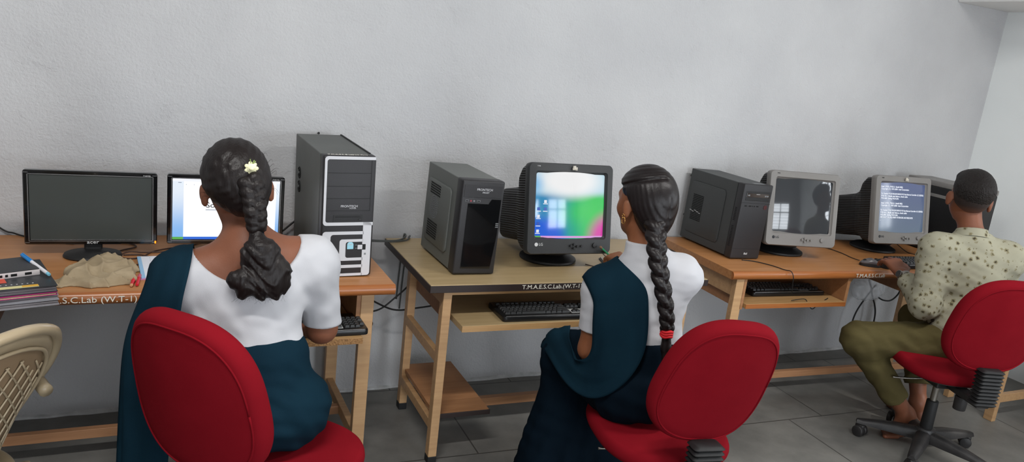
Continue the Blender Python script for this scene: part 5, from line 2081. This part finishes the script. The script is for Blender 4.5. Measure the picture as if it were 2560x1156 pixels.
# half-sari: pinned on the left shoulder, down the back, then round her left side into the lap
rip2 = lambda u, v: (.0032 * np.sin(u * 13 + 2.2 * np.sin(v * 5)) + .0015 * np.sin(u * 27 + v * 6)) * np.clip(v * 1.6, .15, 1)
sheet('shoulder_drape', [
    [(1.41, -1.06, .83), (1.46, -1.075, .85), (1.515, -1.09, .865)],
    [(1.335, -1.115, .89), (1.390, -1.125, .918), (1.462, -1.145, .945)],
    [(1.322, -1.170, .895), (1.385, -1.195, .930), (1.456, -1.218, .965)],
    [(1.306, -1.215, .865), (1.362, -1.262, .890), (1.446, -1.290, .918)],
    [(1.300, -1.225, .82), (1.346, -1.295, .84), (1.434, -1.335, .865)],
    [(1.306, -1.225, .76), (1.350, -1.310, .775), (1.430, -1.360, .79)],
    [(1.314, -1.230, .70), (1.355, -1.315, .70), (1.418, -1.370, .715)],
    [(1.318, -1.205, .645), (1.336, -1.300, .615), (1.375, -1.360, .62)],
    [(1.328, -1.140, .630), (1.312, -1.205, .580), (1.318, -1.275, .520)],
    [(1.355, -1.030, .628), (1.318, -1.085, .582), (1.288, -1.135, .525)],
    [(1.402, -.935, .625), (1.352, -.935, .598), (1.312, -.960, .555)],
    [(1.455, -.850, .610), (1.395, -.830, .585), (1.362, -.825, .53)]], MAT['teal'], g2, O2, .004, 6, rip2, (bl + sk[:5], .017))
# hair: smooth cap drawn back to the nape
hA = axes(-8, -8, 0)
def comb(C, A_):
    r, f, u = A_

    def fn(X, Y, Z):
        a = (X - C[0]) * r[0] + (Y - C[1]) * r[1] + (Z - C[2]) * r[2]
        b = (X - C[0]) * f[0] + (Y - C[1]) * f[1] + (Z - C[2]) * f[2]
        c = (X - C[0]) * u[0] + (Y - C[1]) * u[1] + (Z - C[2]) * u[2]
        part = -.006 * np.exp(-((c - .062 + .25 * b) / .006) ** 2) * (a < 0)        # groove where the crown section was combed back
        ph = np.where(c > .062 - .25 * b, 420 * (c + .2 * b), 430 * (b - .32 * c))
        return .0007 * np.sin(ph + 1.5 * np.sin(40 * c)) + .0004 * np.sin(ph * 1.9) - part + .0035 * np.exp(-(a / .004) ** 2) * (c < .03) * (b < -.03)
    return fn


cap2 = [('ell', HC - HA[1] * .050 - UP * .022, (.068, .056, .075), np.stack(HA, 1), .035), ('ell', HC - HA[1] * .080 - UP * .060 + V3(-.008, 0, 0), (.036, .032, .044), np.stack(HA, 1), .035)]
H2 = hair_cap('hair', HC, HA, 1.0, (-.09, -.05, -.02, .005, .03, .06, .085), (-.10, -.075, -.02, .020, .025, .045, .095), .017, cap2, MAT['hair_sleek'], g2, O2, comb(HC, hA), .0036, .03)
bp2 = catmull([Vector(p) for p in ((1.437, -1.292, 1.135), (1.428, -1.325, 1.090), (1.428, -1.345, 1.04), (1.438, -1.362, .985), (1.454, -1.378, .92), (1.468, -1.388, .86), (1.475, -1.392, .818))], 14)
pl = plait(bp2, 2.7, .0185, .010, lambda t: .0170 - .0062 * t)
build('plait', pl, .0032, MAT['hair_sleek'], g2, O2, 0, (), [folds(35, .010, .0008, [(.4, 0, 1), (-.4, 0, 1)], 4)], 1, .02)
tl = [('cap', V3(1.476, -1.392, .80), V3(1.480, -1.396, .755), .014, .016, .01), ('cap', V3(1.480, -1.396, .755), V3(1.484, -1.40, .68), .016, .006, .01)]
build('plait_end', tl, .0035, MAT['hair_sleek'], g2, O2, 0, (), [folds(36, .008, .0014, [(1, 0, 0), (1, .5, 0)], 4)], 1, .02)
tie = MB()
for dz in (0, .008, .016):
    tie.tube([(1.4755 - O2[0] + .0165 * math.cos(a), -1.392 - O2[1] + .0165 * math.sin(a), .796 + dz + .002 * math.sin(3 * a)) for a in [2 * PI * i / 20 for i in range(21)]], .0055, 8, smooth=0)
obj('hair_tie', tie.bm, mat('red_band', (200, 24, 34), .7), g2, smooth=True, label='red hair tie at the end of the plait')
er = MB()
ec = HC - HA[0] * .086 - HA[2] * .046 - HA[1] * .002 - V3(*O2)
er.tube([(ec[0] - .002, ec[1] + .009 * math.cos(a), ec[2] - .008 + .012 * math.sin(a)) for a in [PI * .6 + 2 * PI * .85 * i / 16 for i in range(17)]], .0016, 6, smooth=0)
for a in (0, 1.2, 2.4, 3.6, 5):
    er.ball((ec[0] - .004, ec[1] + .006 * math.cos(a), ec[2] + .006 + .006 * math.sin(a)), .0022, u=8, v=6)
obj('earring', er.bm, MAT['gold'], g2, smooth=True)
clip_ = MB().tube([tuple(HC + hA[0] * a + UP * b - hA[1] * c - V3(*O2)) for a, b, c in ((.0, .108, .04), (.02, .098, .062), (.035, .082, .076))], .0022, 6)
obj('hair_clip', clip_.bm, MAT['steel'], g2, smooth=True)

# ---------------------------------------------------------------- young man (right)
O3 = (3.41, -1.1, 0.0)
g3 = thing('person', 'seated young man with short hair in pale flower-print shirt and olive trousers', 'person', O3)
A = axes(32)
RM = np.stack(A, 1)
r_, f_3, u_3 = A
LS, RS = V3(3.270, -.965, .945), V3(3.565, -1.135, .945)
LE, LW = V3(3.205, -1.030, .697), V3(3.268, -.840, .786)
RE, RW = V3(3.66, -1.02, .67), V3(3.70, -.80, .79)
HC = V3(3.415, -.975, 1.195)
HA = axes(36, -4, 3)
torso = [('ell', V3(3.405, -1.115, .565), (.160, .125, .11), RM, .0), ('ell', V3(3.41, -1.095, .68), (.132, .098, .12), RM, .06), ('ell', V3(3.415, -1.055, .83), (.158, .102, .14), RM, .06),
         ('cap', LS + r_ * .03 - UP * .012, RS - r_ * .03 - UP * .012, .060, .060, .06)]
neck = [('cap', V3(3.425, -1.035, .98), V3(3.412, -.995, 1.11), .055, .050, .03), ('cap', V3(3.425, -1.04, .985), LS + r_ * .02 + UP * .005, .045, .045, .06), ('cap', V3(3.425, -1.04, .985), RS - r_ * .02 + UP * .005, .045, .045, .06)]
arms_u = [('cap', LS, LE, .052, .041, .05), ('cap', RS, RE, .052, .041, .05)]
fore = [('cap', LE, LW, .040, .0265, .03), ('cap', RE, RW, .040, .0265, .03)]
K1, A1 = V3(3.015, -.880, .485), V3(3.335, -.985, .115)
K2, A2 = V3(3.60, -.73, .50), V3(3.545, -.895, .11)
legs = [('cap', V3(3.35, -1.09, .53), K1, .086, .062, .04), ('cap', V3(3.47, -1.13, .53), K2, .086, .062, .04), ('cap', K1, A1, .058, .036, .03), ('cap', K2, A2, .058, .036, .03)]
feet = foot_prims(A1, V3(3.415, -1.010, .034), V3(3.225, -.955, .015)) + foot_prims(A2, V3(3.545, -.925, .03), V3(3.60, -.73, .015))
hands = hand_prims(LW, (.26, .84, .34), (-.26, -.36, .88), 1, 1.22, (26, 30, 22), k=.004) + hand_prims(RW, (.0, 1, -.1), (0, .1, 1), -1, 1.05, (18, 24, 18))
body = torso + arms_u + neck + fore + legs + feet + hands + head_prims(HC, HA, 1.1)
build('body', body, .0042, MAT['skin_c'], g3, O3)
eyes(g3, HC, HA, O3, 1.1)


def print_mat():
    m = mat('flower_print_cotton', (206, 204, 172), 0.85, spec=0.15, bump=(500, .08, 2))
    nt = m.node_tree
    b = nt.nodes['Principled BSDF']
    tc = nt.nodes.new('ShaderNodeTexCoord')
    wob = nt.nodes.new('ShaderNodeTexNoise')
    wob.inputs['Scale'].default_value = 120
    nt.links.new(tc.outputs['Object'], wob.inputs['Vector'])
    ad = nt.nodes.new('ShaderNodeVectorMath')
    ad.operation = 'MULTIPLY_ADD'
    ad.inputs[1].default_value = (.009, .009, .009)
    nt.links.new(wob.outputs['Color'], ad.inputs[0])
    nt.links.new(tc.outputs['Object'], ad.inputs[2])
    prev = lin((152, 149, 130))
    for scale, r0, r1, col in ((31, .22, .36, (120, 112, 84)), (31, .10, .22, (50, 44, 36)), (44, .08, .16, (96, 88, 64))):
        v = nt.nodes.new('ShaderNodeTexVoronoi')
        v.inputs['Scale'].default_value = scale
        v.inputs['Randomness'].default_value = .75
        nt.links.new(ad.outputs[0], v.inputs['Vector'])
        n = nt.nodes.new('ShaderNodeTexNoise')
        n.inputs['Scale'].default_value = 210
        nt.links.new(tc.outputs['Object'], n.inputs['Vector'])
        sm = nt.nodes.new('ShaderNodeMath')
        sm.operation = 'MULTIPLY_ADD'
        sm.inputs[1].default_value = .35
        sm.inputs[2].default_value = -.17
        nt.links.new(n.outputs['Fac'], sm.inputs[0])
        s2 = nt.nodes.new('ShaderNodeMath')
        nt.links.new(v.outputs['Distance'], s2.inputs[0])
        nt.links.new(sm.outputs[0], s2.inputs[1])
        fac = maprange(nt, s2.outputs[0], r0, r1, .9, 0.0)
        mx = nt.nodes.new('ShaderNodeMixRGB')
        nt.links.new(fac, mx.inputs['Fac'])
        if isinstance(prev, tuple):
            mx.inputs['Color1'].default_value = prev
        else:
            nt.links.new(prev, mx.inputs['Color1'])
        mx.inputs['Color2'].default_value = lin(col)
        prev = mx.outputs['Color']
    nt.links.new(prev, b.inputs['Base Color'])
    return m


MAT['print'] = print_mat()
shirt = torso[1:] + [('ell', V3(3.405, -1.105, .615), (.158, .122, .085), RM, .05), ('cap', LS, LE, .056, .050, .05), ('cap', RS, RE, .056, .050, .05),
                     ('cap', LE, LW - (LW - LE) * .20, .050, .036, .03), ('cap', RE, RW - (RW - RE) * .20, .050, .036, .03), neck[1], neck[2], ('cap', V3(3.425, -1.035, .98), V3(3.42, -1.022, 1.03), .058, .056, .03)]


def neck3(X, Y, Z):
    return Z - (1.040 - .35 * ((X - 3.42) * f_3[0] + (Y + 1.02) * f_3[1])) + 0 * X


def hem3(X, Y, Z):
    n_ = np.sqrt(((X - 3.405) / .25) ** 2 + ((Y + 1.10) / .25) ** 2)
    return np.where(n_ < 1, .630 + .10 * ((X - 3.41) * f_3[0] + (Y + 1.10) * f_3[1]) - Z, -1)


wr3 = folds(41, .085, .0032, [(.6, .5, .9), (-.7, .3, .8), (.2, .2, 1)], 6)
build('shirt', shirt, .0048, MAT['print'], g3, O3, .0095, [neck3, cut_by_arm(LE, LW - (LW - LE) * .20, 1.0, .08), cut_by_arm(RE, RW - (RW - RE) * .20, 1.0, .08)],
      [wr3, folds(42, .03, .0010, [(.7, .3, 1), (-.4, .6, 1)], 4)], 1)
col_ = MB()
cc, cn = V3(3.418, -1.02, 1.035) - V3(*O3), (f_3 * .35 + UP * .94)
ringpts = []
for dz, rr_ in ((-.022, .083), (-.006, .076), (.010, .066), (.018, .064), (.014, .060), (-.006, .064)):
    ringpts.append([tuple(cc + r_ * rr_ * math.cos(a) + f_3 * rr_ * .98 * math.sin(a) + UP * (dz - .35 * rr_ * math.sin(a))) for a in [2 * PI * i / 40 for i in range(40)]])
col_.rings(ringpts, cap=False)
obj('collar', col_.bm, MAT['print'], g3, smooth=True)
for (E_, W_) in ((LE, LW), (RE, RW)):
    d_ = (W_ - E_) / np.linalg.norm(W_ - E_)
    c0 = W_ - (W_ - E_) * .20 - V3(*O3)
    obj('cuff', MB().cyl(tuple(c0 - d_ * .030), tuple(c0 + d_ * .008), .046, .041, 28, bevel=.003).bm, MAT['print'], g3, smooth=50)
tr_ = [('ell', V3(3.405, -1.115, .560), (.160, .125, .105), RM, .0), ('cap', V3(3.35, -1.09, .53), K1, .092, .070, .05), ('cap', V3(3.47, -1.13, .53), K2, .092, .070, .05),
       ('cap', K1, A1 + (K1 - A1) * .22, .067, .052, .03), ('cap', K2, A2 + (K2 - A2) * .22, .067, .052, .03)]
build('trousers', tr_, .005, MAT['olive'], g3, O3, .007, [lambda X, Y, Z: Z - .612 + 0 * X * Y, cut_by_arm(K1, A1 + (K1 - A1) * .22, 1.0, .09), cut_by_arm(K2, A2 + (K2 - A2) * .22, 1.0, .09)],
      [folds(43, .065, .0042, [(.8, .2, .9), (.5, .8, .6), (-.4, .4, .9)], 7), folds(46, .026, .0007, [(.8, .2, .9), (-.4, .4, .9)], 4)], 1)
band = [('ell', V3(3.407, -1.110, .61), (.150, .116, .075), RM, .0)]
bm_ = mat('red_patterned_band', (176, 62, 40), .8, var=(60, (120, 36, 30), .4))
build('waistband', band, .005, bm_, g3, O3, .008, [lambda X, Y, Z: np.abs(Z - .622 - .10 * ((X - 3.41) * f_3[0] + (Y + 1.10) * f_3[1])) - .021])
# dark cord hanging at the waist
cd = MB()
b0 = V3(3.262, -1.055, .632) - V3(*O3)
for dx, dy, dz in ((.0, .02, -.075), (-.02, .0, -.10), (.03, -.01, -.12)):
    cd.tube([tuple(b0), tuple(b0 + V3(dx * .5 - .014, dy * .5, dz * .35)), tuple(b0 + V3(dx - .018, dy, dz))], .004, 8)
cd.ball(tuple(b0), (.016, .014, .016))
obj('waist_cord', cd.bm, mat('dark_cord', (52, 46, 36), .8), g3, smooth=True)
def nape_mat():
    m = mat('cropped_hair', (58, 40, 33), .7, bump=(400, .4, 2))
    nt = m.node_tree
    tc = nt.nodes.new('ShaderNodeTexCoord')
    s = nt.nodes.new('ShaderNodeSeparateXYZ')
    nt.links.new(tc.outputs['Object'], s.inputs[0])
    f = maprange(nt, s.outputs['Z'], HC[2] - .085, HC[2] - .02)
    nt.links.new(mixc(nt, f, (116, 73, 53), (40, 29, 25)), nt.nodes['Principled BSDF'].inputs['Base Color'])
    return m


# hair: short, fading out at the nape
cap3 = [('ell', HC + HA[1] * .055 + HA[2] * .088, (.058, .045, .034), np.stack(HA, 1), .03)]
hair_cap('hair', HC, HA, 1.1, (-.09, -.05, -.02, .0, .03, .055, .085), (-.035, -.025, .0, .022, .028, .05, .085), .0125, cap3, MAT['hair_short'], g3, O3,
         folds(44, .012, .0014, [(.8, .2, .4), (-.5, .5, .8), (.9, 0, -.3)], 6), .004, .075)
fade3 = [('ell', HC - HA[1] * .042 * 1.1 - HA[2] * .030, (.056, .047, .060), np.stack(HA, 1), .03)]
hair_cap('cropped_nape_hair', HC, HA, 1.1, (-.09, -.05, -.02, .0, .02), (-.085, -.075, -.05, .0, .05), .0035, [], nape_mat(), g3, O3,
         folds(45, .012, .0003, [(.8, .2, .4), (-.5, .5, .8)], 3), .004, .04)
# wrist watch
d_ = (LW - LE) / np.linalg.norm(LW - LE)
wc = LW - d_ * .018 - V3(*O3)
wt = obj('wrist_watch', MB().cyl(tuple(wc - d_ * .009), tuple(wc + d_ * .009), .0325, .031, 28, bevel=.003).bm, MAT['steel'], g3, smooth=50)
wn = np.cross(d_, UP)
wn = wn / np.linalg.norm(wn) * -1
wn2 = wn * .88 + UP * .3
obj('watch_case', MB().cyl(tuple(wc + wn2 * .029), tuple(wc + wn2 * .040), .019, n=24, bevel=.002).bm, MAT['steel'], wt, smooth=40)
obj('watch_face', MB().cyl(tuple(wc + wn2 * .040), tuple(wc + wn2 * .0408), .016, n=24).bm, MAT['gloss_black'], wt, smooth=40)
# ================================================================== small things on the desks
def book(label, loc, rz, w, d, t, cover, pages, name='book', extra=None, skew=0.0):
    """lies flat, spine on the left; local origin at the bottom front right corner"""
    root = thing(name, label, 'book', loc, (0, 0, rz))
    c = .0014
    mb = MB()
    mb.box((-w, 0, 0), (0, d, c)).box((-w, 0, t - c), (0, d, t)).box((-w - c, 0, 0), (-w, d, t))
    obj('cover', mb.bm, cover, root)
    mb = MB()
    n = max(2, int(t / .004))
    for i in range(n):
        z0, z1 = c + (t - 2 * c) * i / n, c + (t - 2 * c) * (i + .86) / n
        o_ = .0012 * math.sin(i * 2.3)
        mb.box((-w + .001, .003 + o_, z0), (-.003 + o_, d - .003, z1))
    obj('pages', mb.bm, pages, root)
    return root


pg_grey = mat('grey_page_edges', (128, 124, 127), .85, var=(40, (100, 96, 101), .3), stretch=(.2, .2, 14))
pg_white = mat('white_page_edges', (160, 156, 160), .85, var=(40, (128, 123, 128), .3), stretch=(.2, .2, 14))
cov_w = mat('pale_grey_cover', (158, 158, 165), .5)
cov_p = mat('magenta_cover', (170, 40, 112), .45)
cov_k = mat('black_printed_cover', (34, 35, 38), .35, var=(7, (58, 62, 66), .2))
rz = math.radians(15)
bx, by = -.240, -.792
zb = .7512
book('pale grey thick book, lowest of the stack at the left desk corner', (bx + .004, by - .002, zb), rz, .21, .275, .0165, cov_w, pg_white)
book('second pale book from the bottom of the stack, with wavy white pages', (bx + .002, by + .001, zb + .0168), rz - .02, .205, .27, .0125, cov_w, pg_white)
bk = book('magenta book in the middle of the stack at the left desk corner', (bx - .001, by + .000, zb + .0298), rz + .03, .205, .27, .0085, cov_p, mat('cream_pages', (226, 204, 170), .8))
bk = book('black-covered book with a yellow strip, topmost of the stack at the left', (bx, by + .004, zb + .0388), rz + .01, .205, .272, .0185, cov_k, pg_grey)
obj('yellow_strip', MB().box((-.205, .006, .0184), (-.045, .026, .0189)).bm, mat('pale_yellow_print', (216, 208, 150), .5), bk)
obj('orange_patch', MB().box((-.085, .010, .0187), (-.045, .026, .0191)).bm, mat('orange_print', (222, 168, 50), .5), bk)
for k in range(7):
    obj('cover_dot', MB().box((-.135 + k * .013, .040, .0184), (-.131 + k * .013, .044, .0189)).bm, MAT['white_print'], bk)
obj('cover_mark', MB().box((-.055, .215, .0184), (-.020, .222, .0189)).bm, MAT['white_print'], bk)
ztop = zb + .0388 + .0187
# small box with sockets
dv = thing('small_device', 'small flat black-topped box with a white rim and sockets, on the book stack', 'device', (-.385, -.655, ztop), (0, 0, math.radians(24)))
out = [(-.07, -.055), (-.055, -.066), (.07, -.066), (.07, .07), (-.07, .07)]
obj('rim', MB().prism(out, 0, .017, bevel=.002).bm, mat('white_plastic_rim', (206, 198, 198), .4), dv, smooth=35)
obj('lid', MB().prism([(x * .98, y * .98) for x, y in out], .0165, .021, bevel=.002).bm, mat('grey_black_lid', (58, 58, 60), .6, bump=(300, .1, 2)), dv, smooth=35)
for x, wd in ((-.036, .009), (-.020, .007), (-.006, .016), (.030, .018)):
    obj('socket', MB().box((x, -.0668, .005), (x + wd, -.064, .0125), .0006).bm, MAT['hole'], dv)
red_card = tag(obj('card', MB().box((-.05, -.03, 0), (.05, .03, .0012)).bm, mat('orange_red_card', (214, 84, 62), .5), None, (-.425, -.745, ztop), (0, 0, .3)), 'orange-red card peeping out below the small socket box', 'card')


def pen(label, a, b, r, cap_m, barrel_m, end_m, cap_f=.36, name='pen'):
    a, b = Vector(a), Vector(b)
    root = thing(name, label, 'pen', a)
    d = b - a
    L = d.length
    d.normalize()
    obj('cap', MB().cyl((0, 0, 0), d * L * cap_f, r * 1.15, n=14, bevel=.001).bm, cap_m, root, smooth=40)
    cl = MB().cyl(d * .004 + Vector((0, 0, r * 1.3)), d * L * cap_f * .95 + Vector((0, 0, r * 1.3)), r * .28, n=8)
    obj('clip', cl.bm, cap_m, root, smooth=40)
    obj('barrel', MB().cyl(d * L * cap_f, d * L * .93, r, n=14).bm, barrel_m, root, smooth=40)
    obj('end_plug', MB().cyl(d * L * .93, d * L, r * 1.02, r * .9, n=14, bevel=.0006).bm, end_m, root, smooth=40)
    return root


blue = mat('blue_plastic', (40, 130, 200), .35)
pen('white pen with a blue cap, resting across the small box and the top book', (-.352, -.585, ztop + .0325), (-.268, -.715, ztop + .0085), .0052, blue, mat('white_plastic', (226, 224, 228), .35), mat('pale_blue_plastic', (130, 196, 218), .35))
redp = mat('red_plastic', (206, 24, 44), .35)
pen('red pen lying beside the crumpled cloth, the nearer of two', (-.044, -.560, .7575), (-.053, -.655, .7575), .0052, redp, redp, mat('wood_tip', (206, 150, 110), .5), .6)
pen('second red pen, tucked against the teal drape', (-.030, -.550, .7575), (-.037, -.650, .7575), .0050, mat('pink_plastic', (196, 90, 110), .4), redp, redp, .3)

# crumpled cloth
cl_ = [('ell', V3(-.195, -.545, .762), (.052, .055, .036), None, 0), ('ell', V3(-.125, -.50, .764), (.062, .075, .044), None, .02), ('ell', V3(-.085, -.560, .754), (.045, .060, .030), None, .02), ('ell', V3(-.150, -.605, .750), (.085, .045, .024), None, .02),
       ('ell', V3(-.235, -.605, .748), (.045, .035, .014), None, .015), ('ell', V3(-.070, -.49, .75), (.035, .04, .03), None, .015)]
F = Field((-.32, -.70, .745), (-.0, -.39, .84), .0032).add(cl_)
fa, fb, fc_ = folds(51, .052, .0085, [(.9, .5, .5), (.5, -.8, .4), (.8, .2, -.6)], 5), folds(52, .020, .0026, [(.9, .5, .5), (.5, -.8, .4)], 4), None


def crease(X, Y, Z):
    wx = X + .018 * np.sin(Y * 42 + 1) + .010 * np.sin(Z * 60)
    wy = Y + .016 * np.sin(X * 38)
    a = np.sin(62 * (wx * .75 + wy * .65))
    b = np.sin(48 * (wx * .6 - wy * .8) + 2.0)
    c = np.sin(105 * (wx * .2 + wy * .9) + 40 * Z)
    return -.011 * (1 - np.abs(a)) ** 1.6 - .008 * (1 - np.abs(b)) ** 1.8 - .003 * (1 - np.abs(c)) ** 2 + .005


F.push(crease)
F.clip(lambda X, Y, Z: .7505 - Z + 0 * X * Y)
tag(obj('dust_cloth', F.mesh('cloth', 2), mat('khaki_cloth', (168, 152, 126), .95, spec=.1, var=(18, (150, 134, 108), .3), bump=(500, .12, 2))), 'crumpled khaki dust cloth in front of the switched-off monitor', 'cloth')

# exercise book half hidden by the drape
nb = thing('exercise_book', 'open exercise book with blue edge strip, half hidden behind the teal drape', 'book', (.04, -.44, .7505), (0, 0, math.radians(4)))
obj('page', MB().box((-.062, -.125, .0), (.10, .115, .006), .0008).bm, mat('ruled_page', (226, 228, 236), .8), nb)
obj('blue_strip', MB().box((-.074, -.125, .0), (-.062, .115, .0064), .0006).bm, mat('blue_paper', (150, 190, 224), .7), nb)
obj('pink_cover', MB().box((-.080, -.135, -.0004), (.105, -.122, .002)).bm, mat('pink_cover', (190, 130, 170), .6), nb)
for k in range(5):
    obj('ruled_line', MB().box((-.035, .09 - k * .03, .0061), (-.034 + .0, .10 - k * .03, .0063)).bm, MAT['vent_grey'], nb)

# papers and green pencil under the writing hand of the plaited girl
pp = thing('exercise_book', 'small grey-covered exercise book on the beige desk under the writing hand', 'book', (1.86, -.52, .7505), (0, 0, math.radians(-18)))
obj('cover', MB().box((-.07, -.09, 0), (.09, .09, .004), .0006).bm, mat('slate_cover', (96, 104, 120), .5), pp)
obj('page', MB().box((-.066, -.086, .0035), (.086, .086, .011), .0008).bm, mat('grey_paper', (176, 172, 160), .8), pp)
gp = mat('green_pencil_paint', (30, 140, 96), .4)
pen('green pencil in the fingers of the plaited girl', (1.695, -.605, .862), (1.790, -.560, .800), .0042, mat('pencil_point', (120, 90, 70), .6), gp, gp, .12, 'pencil')

nl = thing('nail', 'small dark nail in the back wall just above the tall tower', 'nail', (0.628, 0.0, 1.186))
obj('shank', MB().cyl((0, .002, 0), (0, -.022, .004), .002, n=10).bm, MAT['rubber'], nl, smooth=40)
obj('head', MB().cyl((0, -.022, .004), (0, -.0245, .0045), .005, n=14).bm, MAT['rubber'], nl, smooth=40)
